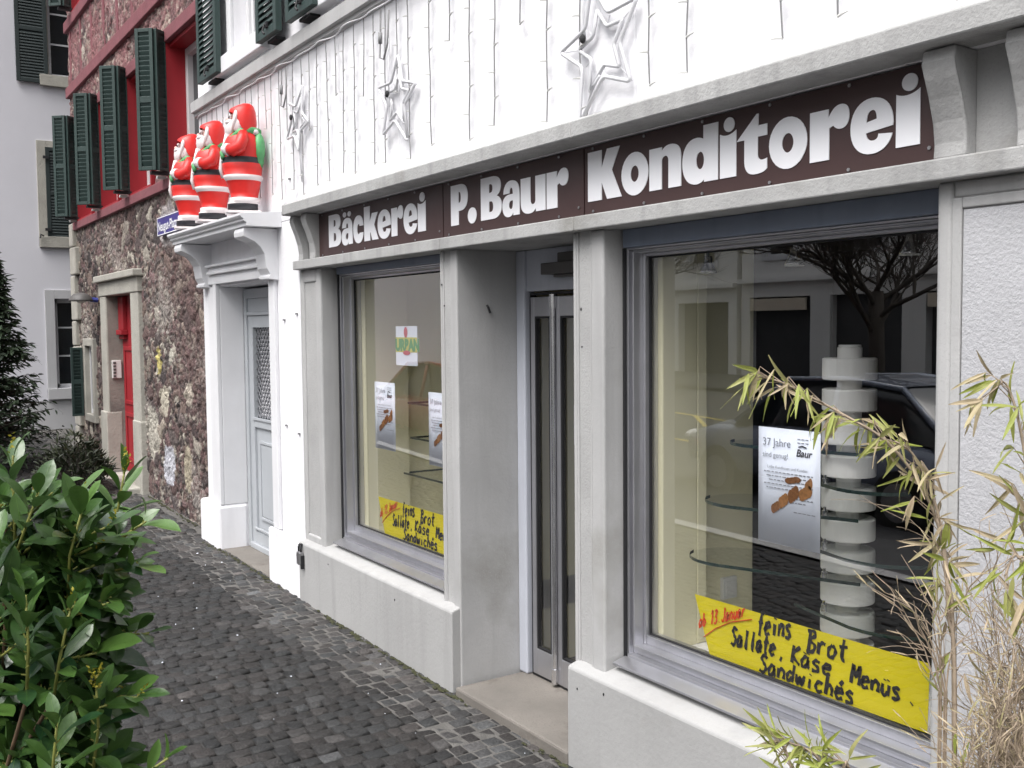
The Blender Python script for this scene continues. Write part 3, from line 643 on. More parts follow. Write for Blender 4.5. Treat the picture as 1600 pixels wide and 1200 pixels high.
def strokes(b, text, x0, x1, za, zb, h, r, y):
    """text written from x0 to x1, baseline running from za to zb"""
    n = len(text); wd = (x1-x0)/n; y0 = y
    for i, ch in enumerate(text):
        if ch == ' ': continue
        for s in ST[ch]:
            y = y0 - 2e-5*(len(b.f) % 40); k = len(s); pts = []
            for j in range(k-1):                         # Catmull-Rom through the pen points
                p0, p1, p2, p3 = s[max(j-1, 0)], s[j], s[j+1], s[min(j+2, k-1)]
                for q in range(5 if k > 2 else 1):
                    t = q/5; f = lambda a, b_, c, d: .5*(2*b_+(c-a)*t+(2*a-5*b_+4*c-d)*t*t+(3*b_-a-3*c+d)*t**3)
                    pts.append((f(p0[0], p1[0], p2[0], p3[0]), f(p0[1], p1[1], p2[1], p3[1])))
            pts.append(s[-1])
            P = []
            for (u, v) in pts:
                xx = x0 + (i+.02+u*.94)*wd + v*.12*h; zz = za + (zb-za)*((i+u)/n) + v*h; P.append((xx, zz))
            # flat marker ribbon
            vs = []
            for j, (px, pz) in enumerate(P):
                a = P[max(j-1, 0)]; c = P[min(j+1, len(P)-1)]; dx, dz = c[0]-a[0], c[1]-a[1]; l = math.hypot(dx, dz) or 1
                rr = r*(1+.25*math.sin(j*1.3+i)); nx, nz = -dz/l*rr, dx/l*rr
                vs += [(px+nx, y, pz+nz), (px-nx, y, pz-nz)]
            b.add(vs, [(2*j, 2*j+1, 2*j+3, 2*j+2) for j in range(len(P)-1)])
def yellow_poster(ox, oz, lab):
    t = thing('handwritten_poster', (ox+.52, .21, oz), lab, 'poster', 'yellow handwritten window posters')
    n = 14; W = 1.055; b = MB(); ys = lambda u: .2075+.0004*math.sin(u*7)
    out_b = lambda u: (ox+.0+W*u*.995+.085*(1-u), oz-.003+.006*u); out_t = lambda u: (ox+W*u, oz+.221+.008*u)
    vs = []
    for i in range(n+1):
        u = i/n; p = out_b(u); q = out_t(u); vs += [(p[0], ys(u), p[1]), (q[0], ys(u), q[1])]
    b.add(vs, [(2*i, 2*i+2, 2*i+3, 2*i+1) for i in range(n)]); p = obj('paper', b, 'paper_yellow', t)
    p.modifiers.new('thickness', 'SOLIDIFY').thickness = .0006
    y = .2045; k = MB()
    strokes(k, 'feins', ox+.335, ox+.50, oz+.145, oz+.170, .084, .0064, y); strokes(k, 'Brot', ox+.565, ox+.745, oz+.14, oz+.150, .078, .0064, y)
    strokes(k, 'Sallate', ox+.20, ox+.425, oz+.068, oz+.084, .07, .0064, y); strokes(k, ',', ox+.44, ox+.47, oz+.082, oz+.082, .06, .0045, y)
    strokes(k, 'Käse', ox+.495, ox+.68, oz+.080, oz+.080, .066, .0064, y); strokes(k, ',', ox+.69, ox+.72, oz+.05, oz+.05, .06, .0045, y)
    strokes(k, 'Menüs', ox+.755, ox+.955, oz+.082, oz+.080, .066, .0064, y); strokes(k, '.', ox+.98, ox+1.01, oz+.078, oz+.078, .09, .0065, y)
    strokes(k, 'Sandwichés', ox+.345, ox+.775, oz+.005, oz+.012, .066, .0064, y)
    obj('black_writing', k, 'ink_black', p)
    k = MB(); strokes(k, 'ab 13.Januar', ox+.025, ox+.275, oz+.09, oz+.195, .056, .0036, y)
    k.tube([(ox+.055, y, oz+.06), (ox+.12, y, oz+.11), (ox+.2, y, oz+.155), (ox+.31, y, oz+.192)], .0022, 4)
    obj('red_writing', k, 'ink_red', p)
    return t
yellow_poster(-2.935, .648, 'yellow handwritten food poster across the bottom of the near window')
yellow_poster(-5.825, .648, 'yellow handwritten food poster cut off by pillar in far window')
def text_mesh(s, size, x, z, y, bold=0., shear=0.):
    c = bpy.data.curves.new('t', 'FONT'); c.body = s; c.size = size; c.offset = bold; c.shear = shear
    o = bpy.data.objects.new('t', c); COL.objects.link(o); me = bpy.data.meshes.new_from_object(o)
    b = MB(); b.add([(x+v.co.x, y, z+v.co.y) for v in me.vertices], [tuple(p.vertices) for p in me.polygons])
    bpy.data.objects.remove(o); bpy.data.curves.remove(c); bpy.data.meshes.remove(me); return b
def merge(a, b): a.add(b.v, b.f); return a
def white_poster(x, z, tilt, lab, W=.285, H=.425):
    t = thing('printed_notice', (x+W/2, .21, z), lab, 'notice', 'white printed farewell notices')
    y = .2035; b = MB(); n = 6; b.smooth = True
    b.add([q for i in range(n+1) for q in ((x+W*i/n, .2072+.0015*math.sin(i*1.1), z), (x+W*i/n, .2072+.0015*math.sin(i), z+H))], [(2*i, 2*i+2, 2*i+3, 2*i+1) for i in range(n)])
    p = obj('paper', b, 'paper_white', t); p.modifiers.new('thickness', 'SOLIDIFY').thickness = .0004
    k = text_mesh('37 Jahre', .040, x+.022, z+H-.066, y); merge(k, text_mesh('sind genug!', .027, x+.022, z+H-.108, y)); merge(k, text_mesh('Liebe Kundinnen und Kunden', .0155, x+.045, z+H-.148, y))
    for i in range(8):                                       # lines of small print, too small to read
        zz = z+H-.163-i*.0145
        a = x+.03+.012*(i % 3); e = x+W-.03-.014*((i*5) % 3)
        if i > 4: a = x+.155-.02*(i-5)
        xx = a
        while xx < e:
            wl = .008+.016*((i*7+int(xx*999)) % 5)/5; k.box(xx, min(xx+wl, e), y, y+.0005, zz, zz+.0038); xx += wl+.005
    for xx in np.arange(x+.17, x+.255, .02): k.box(xx, xx+.015, y, y+.0005, z+H-.298, z+H-.295)
    for xx in np.arange(x+.185, x+.235, .018): k.box(xx, xx+.013, y, y+.0005, z+H-.034, z+H-.031); k.box(xx, xx+.013, y, y+.0005, z+H-.047, z+H-.044)
    obj('small_print', k, 'ink_grey', p)
    k = text_mesh('Baur', .037, x+.178, z+H-.094, y, .0006, .25); k.tube([(x+.190, y, z+H-.060), (x+.205, y, z+H-.055), (x+.225, y, z+H-.060)], .0022, 4)
    obj('bakery_logo', k, 'ink_black', p)
    k = MB(); k2 = MB()
    for i, (cx, cz, rx, rz) in enumerate(((.085, .135, .021, .022), (.122, .163, .024, .028), (.168, .192, .026, .032), (.222, .203, .031, .028), (.165, .243, .038, .014), (.236, .232, .018, .026))):
        m = k if i % 2 == 0 else k2
        for d in (-.5, 0, .5):
            pts = ell(x+cx+d*rx*.9, z+cz+d*rz*.55, rx*.52, rz*.8, 12)
            m.prism(pts, 'y', y-.0002-.0003*(d+.5), y+.0004)
    obj('bread_picture', k, 'bread_brown', p); obj('roll_picture', k2, 'bread_pale', p)
    return t
white_poster(-2.598, 1.148, 0, 'white printed 37 Jahre notice in the near window')
white_poster(-5.852, 1.182, 0, 'white printed notice standing clear in the far window')
white_poster(-5.138, 1.150, 0, 'white printed notice half hidden behind the pillar in far window')
t = thing('fruit_placard', (-5.41, .21, 1.72), 'small white placard with green lettering and red fruit in far window', 'placard')
b = MB(); b.box(-5.545, -5.27, .208, .212, 1.72, 1.957); obj('card', b, 'paper_white', t)
b = MB(); b.box(-5.545, -5.27, .2065, .2078, 1.80, 1.89); obj('yellow_band', b, 'logo_yellow', t)
k = text_mesh('URBAN', .092, -5.545, 1.812, .2055, .0065); obj('green_lettering', k, 'logo_green', t)
b = MB(); b.prism(ell(-5.41, 1.92, .022, .032), 'y', .2045, .2064); b.prism(ell(-5.40, 1.797, .045, .014), 'y', .204, .2064); obj('red_fruit', b, 'logo_red', t)
# ================================================================ display fittings
cx, cy = -2.503, .60
t = thing('display_column', (cx, cy, .56), 'pale grey stacked disc column carrying glass shelves in near window', 'display stand')
b = MB(); b.smooth = False; b.tube([(cx, cy, .56), (cx, cy, 1.86)], .046, 28); obj('core', b, 'grey_shelf_metal', t, .004)
zs = [1.735, 1.617, 1.49, 1.365, 1.238, 1.120, 1.0, .877, .755, .635]
for z in zs:
    b = MB(); b.tube([(cx, cy, z), (cx, cy, z+.083)], .101, 40); obj('disc', b, 'grey_shelf_metal', t, .005)
b = MB(); b.tube([(cx, cy, 1.86), (cx, cy, 1.868)], .042, 28); obj('cap', b, 'grey_shelf_metal', t, .003)
def glass_leaf(z, ang, ln, wd):
    """rounded glass shelf, clamped to the column between two discs"""
    tip = []
    for k in range(13):
        a = -math.pi/2 + math.pi*k/12; tip.append((ln-wd*.55+wd*.55*math.cos(a), wd*.5*math.sin(a)))
    pts = [(-.10, -wd*.42)] + tip + [(-.10, wd*.42)]; c, s = math.cos(ang), math.sin(ang)
    w = [(cx+p[0]*c-p[1]*s, cy+p[0]*s+p[1]*c) for p in pts]
    b = MB(); n = len(w); b.add([(p[0], p[1], z) for p in w], [tuple(range(n))]); o = obj('glass_shelf', b, G_SHELF, t)
    e = MB(); e.add([(p[0], p[1], z-.0065) for p in w]+[(p[0], p[1], z+.0065) for p in w], [(i, (i+1) % n, (i+1) % n+n, i+n) for i in range(n) if (7 <= i <= 13 if ang > 1.5 else i <= 6)]); obj('polished_edge', e, 'shelf_edge', o)
    h = MB(); h.tube([(cx-.02, cy-.112, z-.012), (cx-.02, cy-.112, z+.016)], .011, 10); h.tube([(cx-.02, cy-.112, z+.016), (cx-.02, cy-.112, z+.03)], .006, 8); obj('clamp', h, 'bright_steel', o)
for z, a, l, wd in ((1.465, R(193), .50, .30), (1.222, R(196), .60, .36), (.985, R(199), .66, .36), (1.345, R(-14), .34, .34), (1.10, R(-10), .42, .40), (.86, R(-8), .46, .42)):
    glass_leaf(z, a, l, wd)
t = thing('wall_shelf', (-5.75, .7, .95), 'clear glass wall shelves with dark edges in the far window', 'shelf')
for z, x0 in ((1.445, -5.98), (1.215, -5.95), (.965, -6.06)):
    b = MB(); b.add([(x0, .52, z), (-5.1, .52, z), (-5.1, 1.0, z), (x0, 1.0, z)], [(0, 1, 2, 3)]); s = obj('glass_shelf', b, G_SHELF, t)
    e = MB(); e.box(x0, -5.1, .512, .5195, z-.006, z+.006); e.box(x0-.008, x0-.0005, .512, 1.0, z-.006, z+.006); obj('polished_edge', e, 'shelf_edge', s)
b = MB(); b.tube([(-5.5, .75, .56), (-5.5, .75, 1.46)], .006, 8); obj('rod', b, 'steel', t)
def socket(x0, y, z, lab, ax):
    t = thing('wall_socket', (x0, y, z), lab, 'socket')
    b = MB(); b.box(x0-.004, x0+.018, y-.045, y+.045, z-.05, z+.05) if ax == 'x' else b.box(x0-.045, x0+.045, y-.018, y+.004, z-.05, z+.05)
    p = obj('face_plate', b, 'plastic_white', t, .004)
    b = MB(); b.box(x0+.0182, x0+.022, y-.03, y+.03, z-.033, z+.033) if ax == 'x' else b.box(x0-.03, x0+.03, y-.022, y-.0182, z-.033, z+.033)
    obj('socket_inset', b, 'plastic_white', p, .002)
socket(-3.297, .76, .735, 'white wall socket beside the display column', 'x')
socket(-5.93, 1.145, .86, 'white wall socket above the far yellow poster', 'y')
# halogen spots
for i, (x, y, z, lab) in enumerate(((-3.02, .36, 2.20, 'clear glass spot lamp nearest the cream partition'), (-2.62, .42, 2.21, 'clear glass spot lamp between its two neighbours'), (-2.12, .42, 2.22, 'clear glass spot lamp nearest the wide pillar'))):
    t = thing('spot_lamp', (x, y, z), lab, 'lamp', 'ceiling spot lamps in the near window')
    b = MB(); b.smooth = True; b.lathe([(.016, .03), (.02, .0), (.036, -.03), (.038, -.038)], (x, y, z), 14); obj('reflector', b, 'bright_steel', t)
    b = MB(); b.lathe([(.037, -.038), (.036, -.041)], (x, y, z), 14); obj('front_glass', b, 'plastic_white', t)
    b = MB(); b.tube([(x, y, z+.03), (x, y, 2.61)], .006, 6); obj('stem', b, 'steel', t)
b = MB(); b.box(-3.05, -1.3, 3.0, 3.5, .09, .92)
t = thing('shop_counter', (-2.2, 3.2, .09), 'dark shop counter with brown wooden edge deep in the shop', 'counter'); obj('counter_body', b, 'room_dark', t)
b = MB(); b.box(-3.1, -1.25, 2.9, 3.6, .921, 1.06); obj('counter_top', b, 'wood_counter', t, .01)
b = MB(); b.box(-2.6, -1.3, 3.0, 3.4, 1.061, 1.22); obj('glass_case', b, 'house_grey', t, .01)
# padlock on the plinth corner
t = thing('padlock', (-6.49, -.06, .40), 'small grey padlock hanging on the corner of the concrete plinth', 'padlock')
b = MB(); b.box(-6.525, -6.465, -.085, -.052, .335, .425); obj('lock_body', b, 'steel', t, .008)
b = MB(); b.smooth = True; b.tube([(-6.515, -.068, .425), (-6.515, -.068, .455), (-6.495, -.068, .475), (-6.475, -.068, .455), (-6.475, -.068, .425)], .007, 8); obj('shackle', b, 'dark_gap', t)
b = MB(); b.tube([(-6.495, -.05, .468), (-6.495, -.075, .468)], .012, 8); b.box(-6.47, -6.455, -.075, -.052, .31, .40); b.tube([(-6.525, -.07, .37), (-6.545, -.07, .385), (-6.545, -.07, .40), (-6.525, -.07, .41)], .005, 6); obj('hasp', b, 'dark_gap', t)
# ================================================================ Christmas figures on the canopy
def christmas_figure(x, y, z, lab, rz=0.):
    t = thing('christmas_figure', (x, y, z), lab, 'figure', 'bearded Christmas figures on the canopy', rz)
    H = .765; b = MB(); b.smooth = True                     # local: faces -x, z up
    prof = [(.105, 0, 3), (.125, .012, 3), (.125, .05, 3), (.122, .058, 1), (.142, .062, 1), (.146, .075, 1), (.142, .092, 1), (.128, .098, 0), (.135, .13, 0), (.15, .18, 0), (.160, .212, 0),
            (.170, .222, 1), (.178, .236, 1), (.174, .250, 1), (.166, .256, 0), (.172, .30, 0), (.170, .335, 0), (.160, .358, 2), (.162, .364, 2), (.162, .378, 2), (.158, .384, 0),
            (.168, .43, 0), (.168, .47, 0), (.155, .51, 0), (.125, .545, 0), (.085, .57, 0), (.06, .585, 4), (.06, .60, 4), (.085, .63, 4), (.09, .66, 4), (.075, .695, 4), (.03, .715, 4)]
    b.lathe([(p[0], p[1]) for p in prof], n=28, sx=.86, sy=.84, mats=[p[2] for p in prof[1:]])
    for i, (vx, vy, vz) in enumerate(b.v):                  # belly forward, back straighter, face small
        f = math.exp(-((vz-.36)/.14)**2)
        if vx < 0: vx *= 1+.22*f
        if .57 < vz: vx -= .02
        if vz < .06: vx = vx*1.15-.015
        b.v[i] = (vx, vy, vz)
    o = obj('body', b, ['fig_red', 'fig_white', 'fig_black', 'fig_black', 'fig_skin'], t, local=True)
    h = MB(); h.smooth = True
    ring = [(.100, .115, .635, -.010), (.108, .116, .66, .0), (.107, .112, .69, .006), (.095, .10, .722, .012), (.07, .075, .748, .02), (.035, .04, .764, .03), (.004, .004, .768, .035)]
    vs = []; n = 20
    for (rx, ry, zz, cx_) in ring:
        for k in range(n):
            a = 2*math.pi*k/n; px = cx_+rx*math.cos(a); q_ = max(0, (math.cos(a)+.55)/1.55)**.7; pz = zz - .115*q_*max(0, min(1, (.735-zz)/.09)) + .07*max(0, -math.cos(a))*max(0, min(1, (.74-zz)/.1))
            vs.append((px, ry*math.sin(a), pz))
    h.add(vs, [(i*n+k, i*n+(k+1) % n, (i+1)*n+(k+1) % n, (i+1)*n+k) for i in range(len(ring)-1) for k in range(n)]+[tuple((len(ring)-1)*n+k for k in range(n))])
    hd = obj('hood', h, 'fig_red', t, local=True)
    h = MB(); h.smooth = True                               # fur rim of the hood, round the face
    h.tube([(-.066+.022*math.cos(a), .104*math.sin(a), .640+.088*math.cos(a)) for a in np.linspace(-2.75, 2.75, 21)], .017, 8); h.ball((.09, .0, .56), .05, .09, .035); obj('fur_rim', h, 'fig_white', hd)
    h = MB(); h.smooth = True                               # beard, moustache, brows
    h.ball((-.095, 0, .585), .05, .07, .075); h.ball((-.10, 0, .54), .04, .05, .055); h.ball((-.04, .082, .605), .05, .032, .06); h.ball((-.04, -.082, .605), .05, .032, .06); h.ball((-.118, .03, .625), .025, .03, .016); h.ball((-.118, -.03, .625), .025, .03, .016)
    h.ball((-.10, .035, .672), .014, .022, .009); h.ball((-.10, -.035, .672), .014, .022, .009); obj('beard', h, 'fig_white', t, local=True)
    h = MB(); h.smooth = True; h.ball((-.122, 0, .645), .018, .016, .017); obj('nose', h, 'fig_skin', t, local=True)
    h = MB(); h.smooth = True
    for sgn in (1, -1): h.ball((-.112, sgn*.032, .658), .006, .008, .008)
    parts('eye', h, 'fig_black', t, local=True)
    for sgn in (1, -1):
        h = MB(); h.smooth = True; h.tube([(.0, sgn*.115, .535), (-.01, sgn*.158, .49), (-.03, sgn*.172, .44), (-.085, sgn*.15, .415), (-.13, sgn*.10, .425)], [.04, .052, .052, .045, .036], 12)
        a = obj('arm', h, 'fig_red', t, local=True)
        h = MB(); h.smooth = True; h.tube([(-.118, sgn*.112, .422), (-.14, sgn*.088, .427)], [.044, .042], 12); h.ball((-.155, sgn*.07, .43), .03, .03, .03); obj('mitten', h, 'fig_white', a)
    h = MB(); h.smooth = True; h.tube([(-.132, .0, .545), (-.153, 0, .47), (-.172, 0, .40), (-.188, 0, .30), (-.17, 0, .235)], .016, 8); h.tube([(.0, -.142, .53), (-.04, -.146, .46), (-.06, -.146, .40)], .015, 8)
    obj('front_trim', h, 'fig_white', t, local=True)
    h = MB(); h.smooth = True                               # green sack over the shoulder
    h.ball((.122, -.01, .45), .055, .105, .12); h.ball((.12, 0, .37), .045, .085, .075)
    h.tube([(.13, -.02, .56), (.06, -.075, .572), (-.03, -.098, .555), (-.10, -.06, .51)], [.03, .026, .022, .018], 10); obj('sack', h, 'fig_green', t, local=True)
    h = MB(); h.smooth = True; h.tube([(-.15, .02, .43), (-.165, -.02, .41), (-.165, -.05, .37)], [.02, .028, .02], 8); obj('sprig', h, 'fig_green', t, local=True)
    h = MB(); h.box(-.185, -.17, -.03, .03, .35, .395); obj('buckle', h, 'fig_white', t, local=True)
    h = MB(); h.prism([(-.16, -.10), (.13, -.11), (.13, .11), (-.16, .10)], 'z', -.016, -.001); obj('foot_plate', h, 'fig_white', t, local=True)
    t.scale = (.86, .84, 1.)
    return t
# turned a little towards the street
christmas_figure(-7.17, -.165, 2.795, 'red bearded Christmas figure with green sack, nearest the fascia end of canopy', R(72))
christmas_figure(-7.87, -.17, 2.795, 'red bearded Christmas figure standing between its two companions on canopy', R(80))
christmas_figure(-8.50, -.17, 2.795, 'red bearded Christmas figure above the blue street sign, farthest one', R(74))
# ================================================================ rope-light stars
def star_light(cx_, cz_, r, rot, lab, tail=None, yaw_=0.):
    t = thing('star_light', (cx_, -.035, cz_), lab, 'star light', 'rope light stars on the white wall')
    def pts(ro, ri, y):
        P = []
        for k in range(10):
            a = rot + math.pi*k/5; q = (ro*(1.22 if k == 0 else 1) if k % 2 == 0 else ri); P.append(Vector((q*math.sin(a), y, q*math.cos(a))))
        out = []
        for k in range(10):                              # soft bends
            a, c, d = P[k-1], P[k], P[(k+1) % 10]; out += [c+(a-c)*.10, c+(a-c)*.03+(d-c)*.03, c+(d-c)*.10]
        return out + out[:1]
    b = MB(); b.smooth = True; b.tube(pts(r, r*.48, 0), .0085, 8); obj('outer_rope', b, 'rope_white', t, local=True)
    b = MB(); b.smooth = True; b.tube(pts(r*.58, r*.29, .012), .0085, 8); obj('inner_rope', b, 'rope_white', t, local=True)
    b = MB()
    for k in range(10):
        a = rot + math.pi*k/5; q = (1., .48)[k % 2]*r; q2 = (.58, .29)[k % 2]*r
        b.tube([(q*math.sin(a)*.96, .014, q*math.cos(a)*.96), (q2*math.sin(a), .014, q2*math.cos(a))], .0022, 5)
    obj('wire_frame', b, 'rope_white', t, local=True)
    b = MB(); b.ball((-r*.35, -.012, r*.18), .014, .012, .02, 8, 6); obj('plug', b, 'dark_gap', t, local=True)
    b = MB(); b.smooth = True
    tx = r*.9*math.sin(rot+math.pi); b.tube([(-r*.35, 0, r*.2), (-r*.45, .01, r*.7), (-r*.4, .012, r*1.5)], .004, 6)
    if tail: b.tube([(0, .0, -r*.45), (tail[0]*.5, .012, tail[1]*.55), (tail[0], .018, tail[1])], .0065, 6)
    obj('cable', b, 'rope_white', t, local=True)
    return t
star_light(-6.47, 3.33, .205, R(28), 'white rope light star above the Christmas figures end of fascia', (.03, -.40))
star_light(-5.02, 3.20, .235, R(152), 'white rope light star hanging over the Bäckerei sign board', None)
star_light(-3.23, 3.07, .265, R(205), 'large white rope light star over the Konditorei sign board', (-.12, -.27))
# ================================================================ icicle lights
t = thing('icicle_lights', (-5, -.03, 3.74), 'curtain of thin icicle lights hanging from the pale string course', 'string lights')
b = MB(); b.smooth = True
b.tube([(x, -.045+.012*math.sin(x*17), 3.742+.008*math.sin(x*11)) for i, x in enumerate(np.arange(-8.7, -.6, .03))], .0045, 5); obj('lead_wire', b, 'rope_white', t)
SX = []; LEN = []; x = -8.62
while x < -1.0:
    SX.append(x); LEN.append(0 if len(SX) % 3 else (.5, .36, .44)[len(SX)//3 % 3]); x += (.125, .15, .14)[len(SX) % 3]*(1 if x < -5 else 1.55)
for i, x in enumerate(SX):
    z1 = 3.74 - LEN[i] if LEN[i] else rng.uniform(2.83, 2.9)
    if x < -6.9: z1 = max(z1, 2.9)
    b = MB(); k = max(3, int((3.74-z1)/.12)); sl = rng.uniform(-.03, .03); ph = rng.uniform(0, 6)
    P = [(x+sl*j/k+.004*math.sin(j*2+ph), -.028, 3.74-(3.74-z1)*j/k) for j in range(k+1)]
    b.tube(P, .0034, 5)
    b.cur = 1
    for j in range(1, k+1):
        sg = 1 if (j+i) % 2 else -1; p = P[j]
        b.tube([p, (p[0]+sg*.022, p[1]-.004, p[2]+.004), (p[0]+sg*.045, p[1]-.006, p[2]+.006)], [.005, .0042, .002], 5)
    obj('strand', b, ['wire_dark', 'bulb_clear'], t)
for (x, z) in ((-6.74, 3.62), (-5.20, 3.60)):
    b = MB(); b.smooth = True; b.tube([(x, -.03, 3.73), (x+.005, -.035, z), (x+.01, -.045, z-.14), (x+.06, -.045, z-.16), (x+.10, -.04, z-.08), (x+.11, -.035, z+.1)], .0055, 6); b.tube([(x+.004, -.036, z), (x+.006, -.038, z-.06)], .012, 8)
    obj('connector_cable', b, 'wire_dark', t)
# ================================================================ stone house
ST_H = thing('stone_house', (-12, .1, 0), 'old purple rubble stone house with red beams and green shutters', 'building')
YS = .10
JX = [-14.66, -13.16, -11.66, -10.06]            # left jambs of the four windows
WIN = [(j, j+(.98 if i < 3 else 1.20), 3.41, 4.70) for i, j in enumerate(JX)]
UP = [(-14.62, -13.95, 6.15, 7.4), (-11.9, -11.1, 6.15, 7.4)]
DOOR = (-12.98, -11.68, 0, 2.36); SWIN = (-14.40, -13.93, .84, 1.74)
HOLES = WIN + UP + [DOOR, SWIN]
def rubble(x0, x1, z0, z1, step, cell, pal, amp, name, parent, seed, paint=None):
    r = np.random.default_rng(seed)
    nx = int(round((x1-x0)/step)); nz = int(round((z1-z0)/step)); gx = np.linspace(x0, x1, nx+1); gzz = np.linspace(z0, z1, nz+1)
    XX, ZZ = np.meshgrid(gx, gzz, indexing='ij')
    # anisotropic jittered cells; a second finer layer of small fill stones
    def voro(cx_, cz_, warp):
        wx = XX + warp*np.sin(ZZ*9.1+seed)+warp*.7*np.sin(ZZ*23+XX*7); wz = ZZ + warp*np.sin(XX*8.3+seed*2)+warp*.7*np.sin(XX*19+ZZ*5)
        u = wx/cx_; v = wz/cz_; iu = np.floor(u).astype(int); iv = np.floor(v).astype(int)
        f1 = np.full(u.shape, 9.); f2 = np.full(u.shape, 9.); ident = np.zeros(u.shape, int)
        M_ = 4096; jx = r.random(M_); jz = r.random(M_)
        for di in (-1, 0, 1):
            for dj in (-1, 0, 1):
                h = ((iu+di)*73+(iv+dj)*179+(iu+di)*(iv+dj)*7) % M_
                d = np.hypot(iu+di+jx[h]-u, iv+dj+jz[h]-v)
                n1 = d < f1; f2 = np.where(n1, f1, np.minimum(f2, d)); ident = np.where(n1, h, ident); f1 = np.where(n1, d, f1)
        return f2-f1, ident
    eA, iA = voro(cell*1.25, cell*.8, .03); eB, iB = voro(cell*.42, cell*.32, .012)
    big = (r.random(4096)[iA] < .36); e = np.where(big, eA, eB*.9); idn = np.where(big, iA, iB)
    rise = np.clip(e/.22, 0, 1)**.6; hgt = r.normal(0, 1, 4096)[idn]*.25+1
    fine = r.normal(0, 1, XX.shape)*.10
    D_ = amp*(rise*hgt + fine*.6)
    pal = np.array(pal); cidx = r.integers(0, len(pal), 4096)[idn]; col = pal[cidx]*(.75+.5*r.random(4096))[idn][..., None]
    mort = np.array((.30, .27, .245)); mix = np.clip((e-.02)/.06, 0, 1)[..., None]
    mcol = mort*(.25+1.0*r.random(XX.shape))[..., None]
    # some of the joints are washed out and dark, others smeared over with mortar
    patch = (np.sin(XX*2.1+seed)+np.sin(ZZ*2.7+XX)+r.normal(0, .5, XX.shape))[..., None]
    mcol = np.where(patch > .4, mcol, mcol*.12)
    smear = np.clip((np.sin(XX*3.3+1.7*np.sin(ZZ*2))+np.sin(ZZ*4.1+XX*1.3)+r.normal(0, .55, XX.shape)-1.25), 0, 1)[..., None]*.8
    col = col*mix+mcol*(1-mix); col = col*(1-smear)+np.array((.36, .33, .30))*smear
    if paint is not None: col = paint(XX, ZZ, col, r)
    idx = -np.ones(XX.shape, int); vs = []; cs = []; fs = []
    def inside(xx, zz): return any(a-.001 < xx < c+.001 and f-.001 < zz < g+.001 for a, c, f, g in HOLES)
    cxm = (gx[:-1]+gx[1:])/2; czm = (gzz[:-1]+gzz[1:])/2
    def vid(i, j):
        if idx[i, j] < 0: idx[i, j] = len(vs); vs.append((gx[i], YS-D_[i, j]+.01, gzz[j])); cs.append((*np.clip(col[i, j], 0, 1), 1))
        return idx[i, j]
    for i in range(nx):
        for j in range(nz):
            if inside(cxm[i], czm[j]): continue
            fs.append((vid(i, j), vid(i+1, j), vid(i+1, j+1), vid(i, j+1)))
    b = MB(); b.smooth = True; b.add(vs, fs); o = obj(name, b, 'rubble_stone', parent); cattr(o, 'stone', cs, 'POINT')
    return o
PAL = [(.13, .088, .082), (.115, .078, .074), (.155, .115, .10), (.09, .07, .068), (.17, .145, .13), (.25, .215, .18), (.06, .05, .05), (.34, .31, .265), (.14, .09, .09), (.045, .038, .038), (.11, .09, .085)]
def special(XX, ZZ, col, r):
    for (x, z, rx, rz, c) in ((-10.72, 1.62, .09, .13, (.42, .36, .14)), (-10.25, 1.68, .09, .08, (.38, .36, .31)), (-10.55, 1.22, .15, .14, (.43, .39, .32)), (-9.65, 1.33, .12, .10, (.46, .42, .35)),
                              (-11.05, .86, .22, .26, (.36, .335, .29)), (-10.42, .57, .20, .19, (.44, .44, .48)), (-9.75, .60, .13, .2, (.33, .29, .22)), (-10.2, 2.98, .3, .2, (.42, .39, .38))):
        d = np.hypot((XX-x)/rx, (ZZ-z)/rz)+r.normal(0, .03, XX.shape)+.10*np.sin(XX*21+ZZ*17); m = np.clip((1.15-d)/.10, 0, 1)[..., None]; col = col*(1-m)+np.array(c)*m
    # remains of a purple wash
    w_ = np.clip(np.sin(XX*1.9+.6)+np.sin(ZZ*1.3+XX*.8)+r.normal(0, .5, XX.shape)-.35, 0, 1)[..., None]*.42
    return col*(1-w_)+np.array((.135, .085, .08))*w_
rubble(-15.1, -8.8, -.1, 3.32, .016, .17, PAL, .022, 'rubble_wall', ST_H, 5, special)
def pinkwash(XX, ZZ, col, r):
    w_ = np.clip(.5+.5*np.sin(XX*4.6)*np.sin(ZZ*3.9+XX)+r.normal(0, .25, XX.shape), 0, .85)[..., None]; return col*(1-w_)*1.25+np.array((.25, .115, .12))*w_
rubble(-15.1, -8.8, 3.33, 5.14, .018, .20, PAL, .022, 'rubble_infill', ST_H, 9, pinkwash)
rubble(-15.1, -8.8, 5.26, 8.6, .026, .20, PAL, .022, 'rubble_upper', ST_H, 13, pinkwash)
b = MB()
for (a, c, e, f) in ((-15.1, -12.98, -.2, 3.41), (-11.68, -8.8, -.2, 3.41), (-12.98, -11.68, 2.36, 3.41)):
    if a == -15.1: b.box(-15.1, -14.40, .13, .5, -.2, 3.41); b.box(-13.93, -12.98, .13, .5, -.2, 3.41); b.box(-14.40, -13.93, .13, .5, -.2, .84); b.box(-14.40, -13.93, .13, .5, 1.74, 3.41)
    else: b.box(a, c, .13, .5, e, f)
x = -15.1
for (a, c, e, f) in WIN: b.box(x, a, .13, .5, 3.41, 4.70); x = c
b.box(x, -8.8, .13, .5, 3.41, 4.70); b.box(-15.1, -8.8, .13, .5, 4.70, 6.15); wall_pieces(b, -15.1, -8.8, 6.15, 9.2, .13, .5, UP)
b.box(-15.1, -14.7, .5, 9, -.2, 9.2); b.box(-14.7, -8.9, 8.6, 9, -.2, 9.2); obj('wall_core', b, 'sandstone_dark', ST_H)
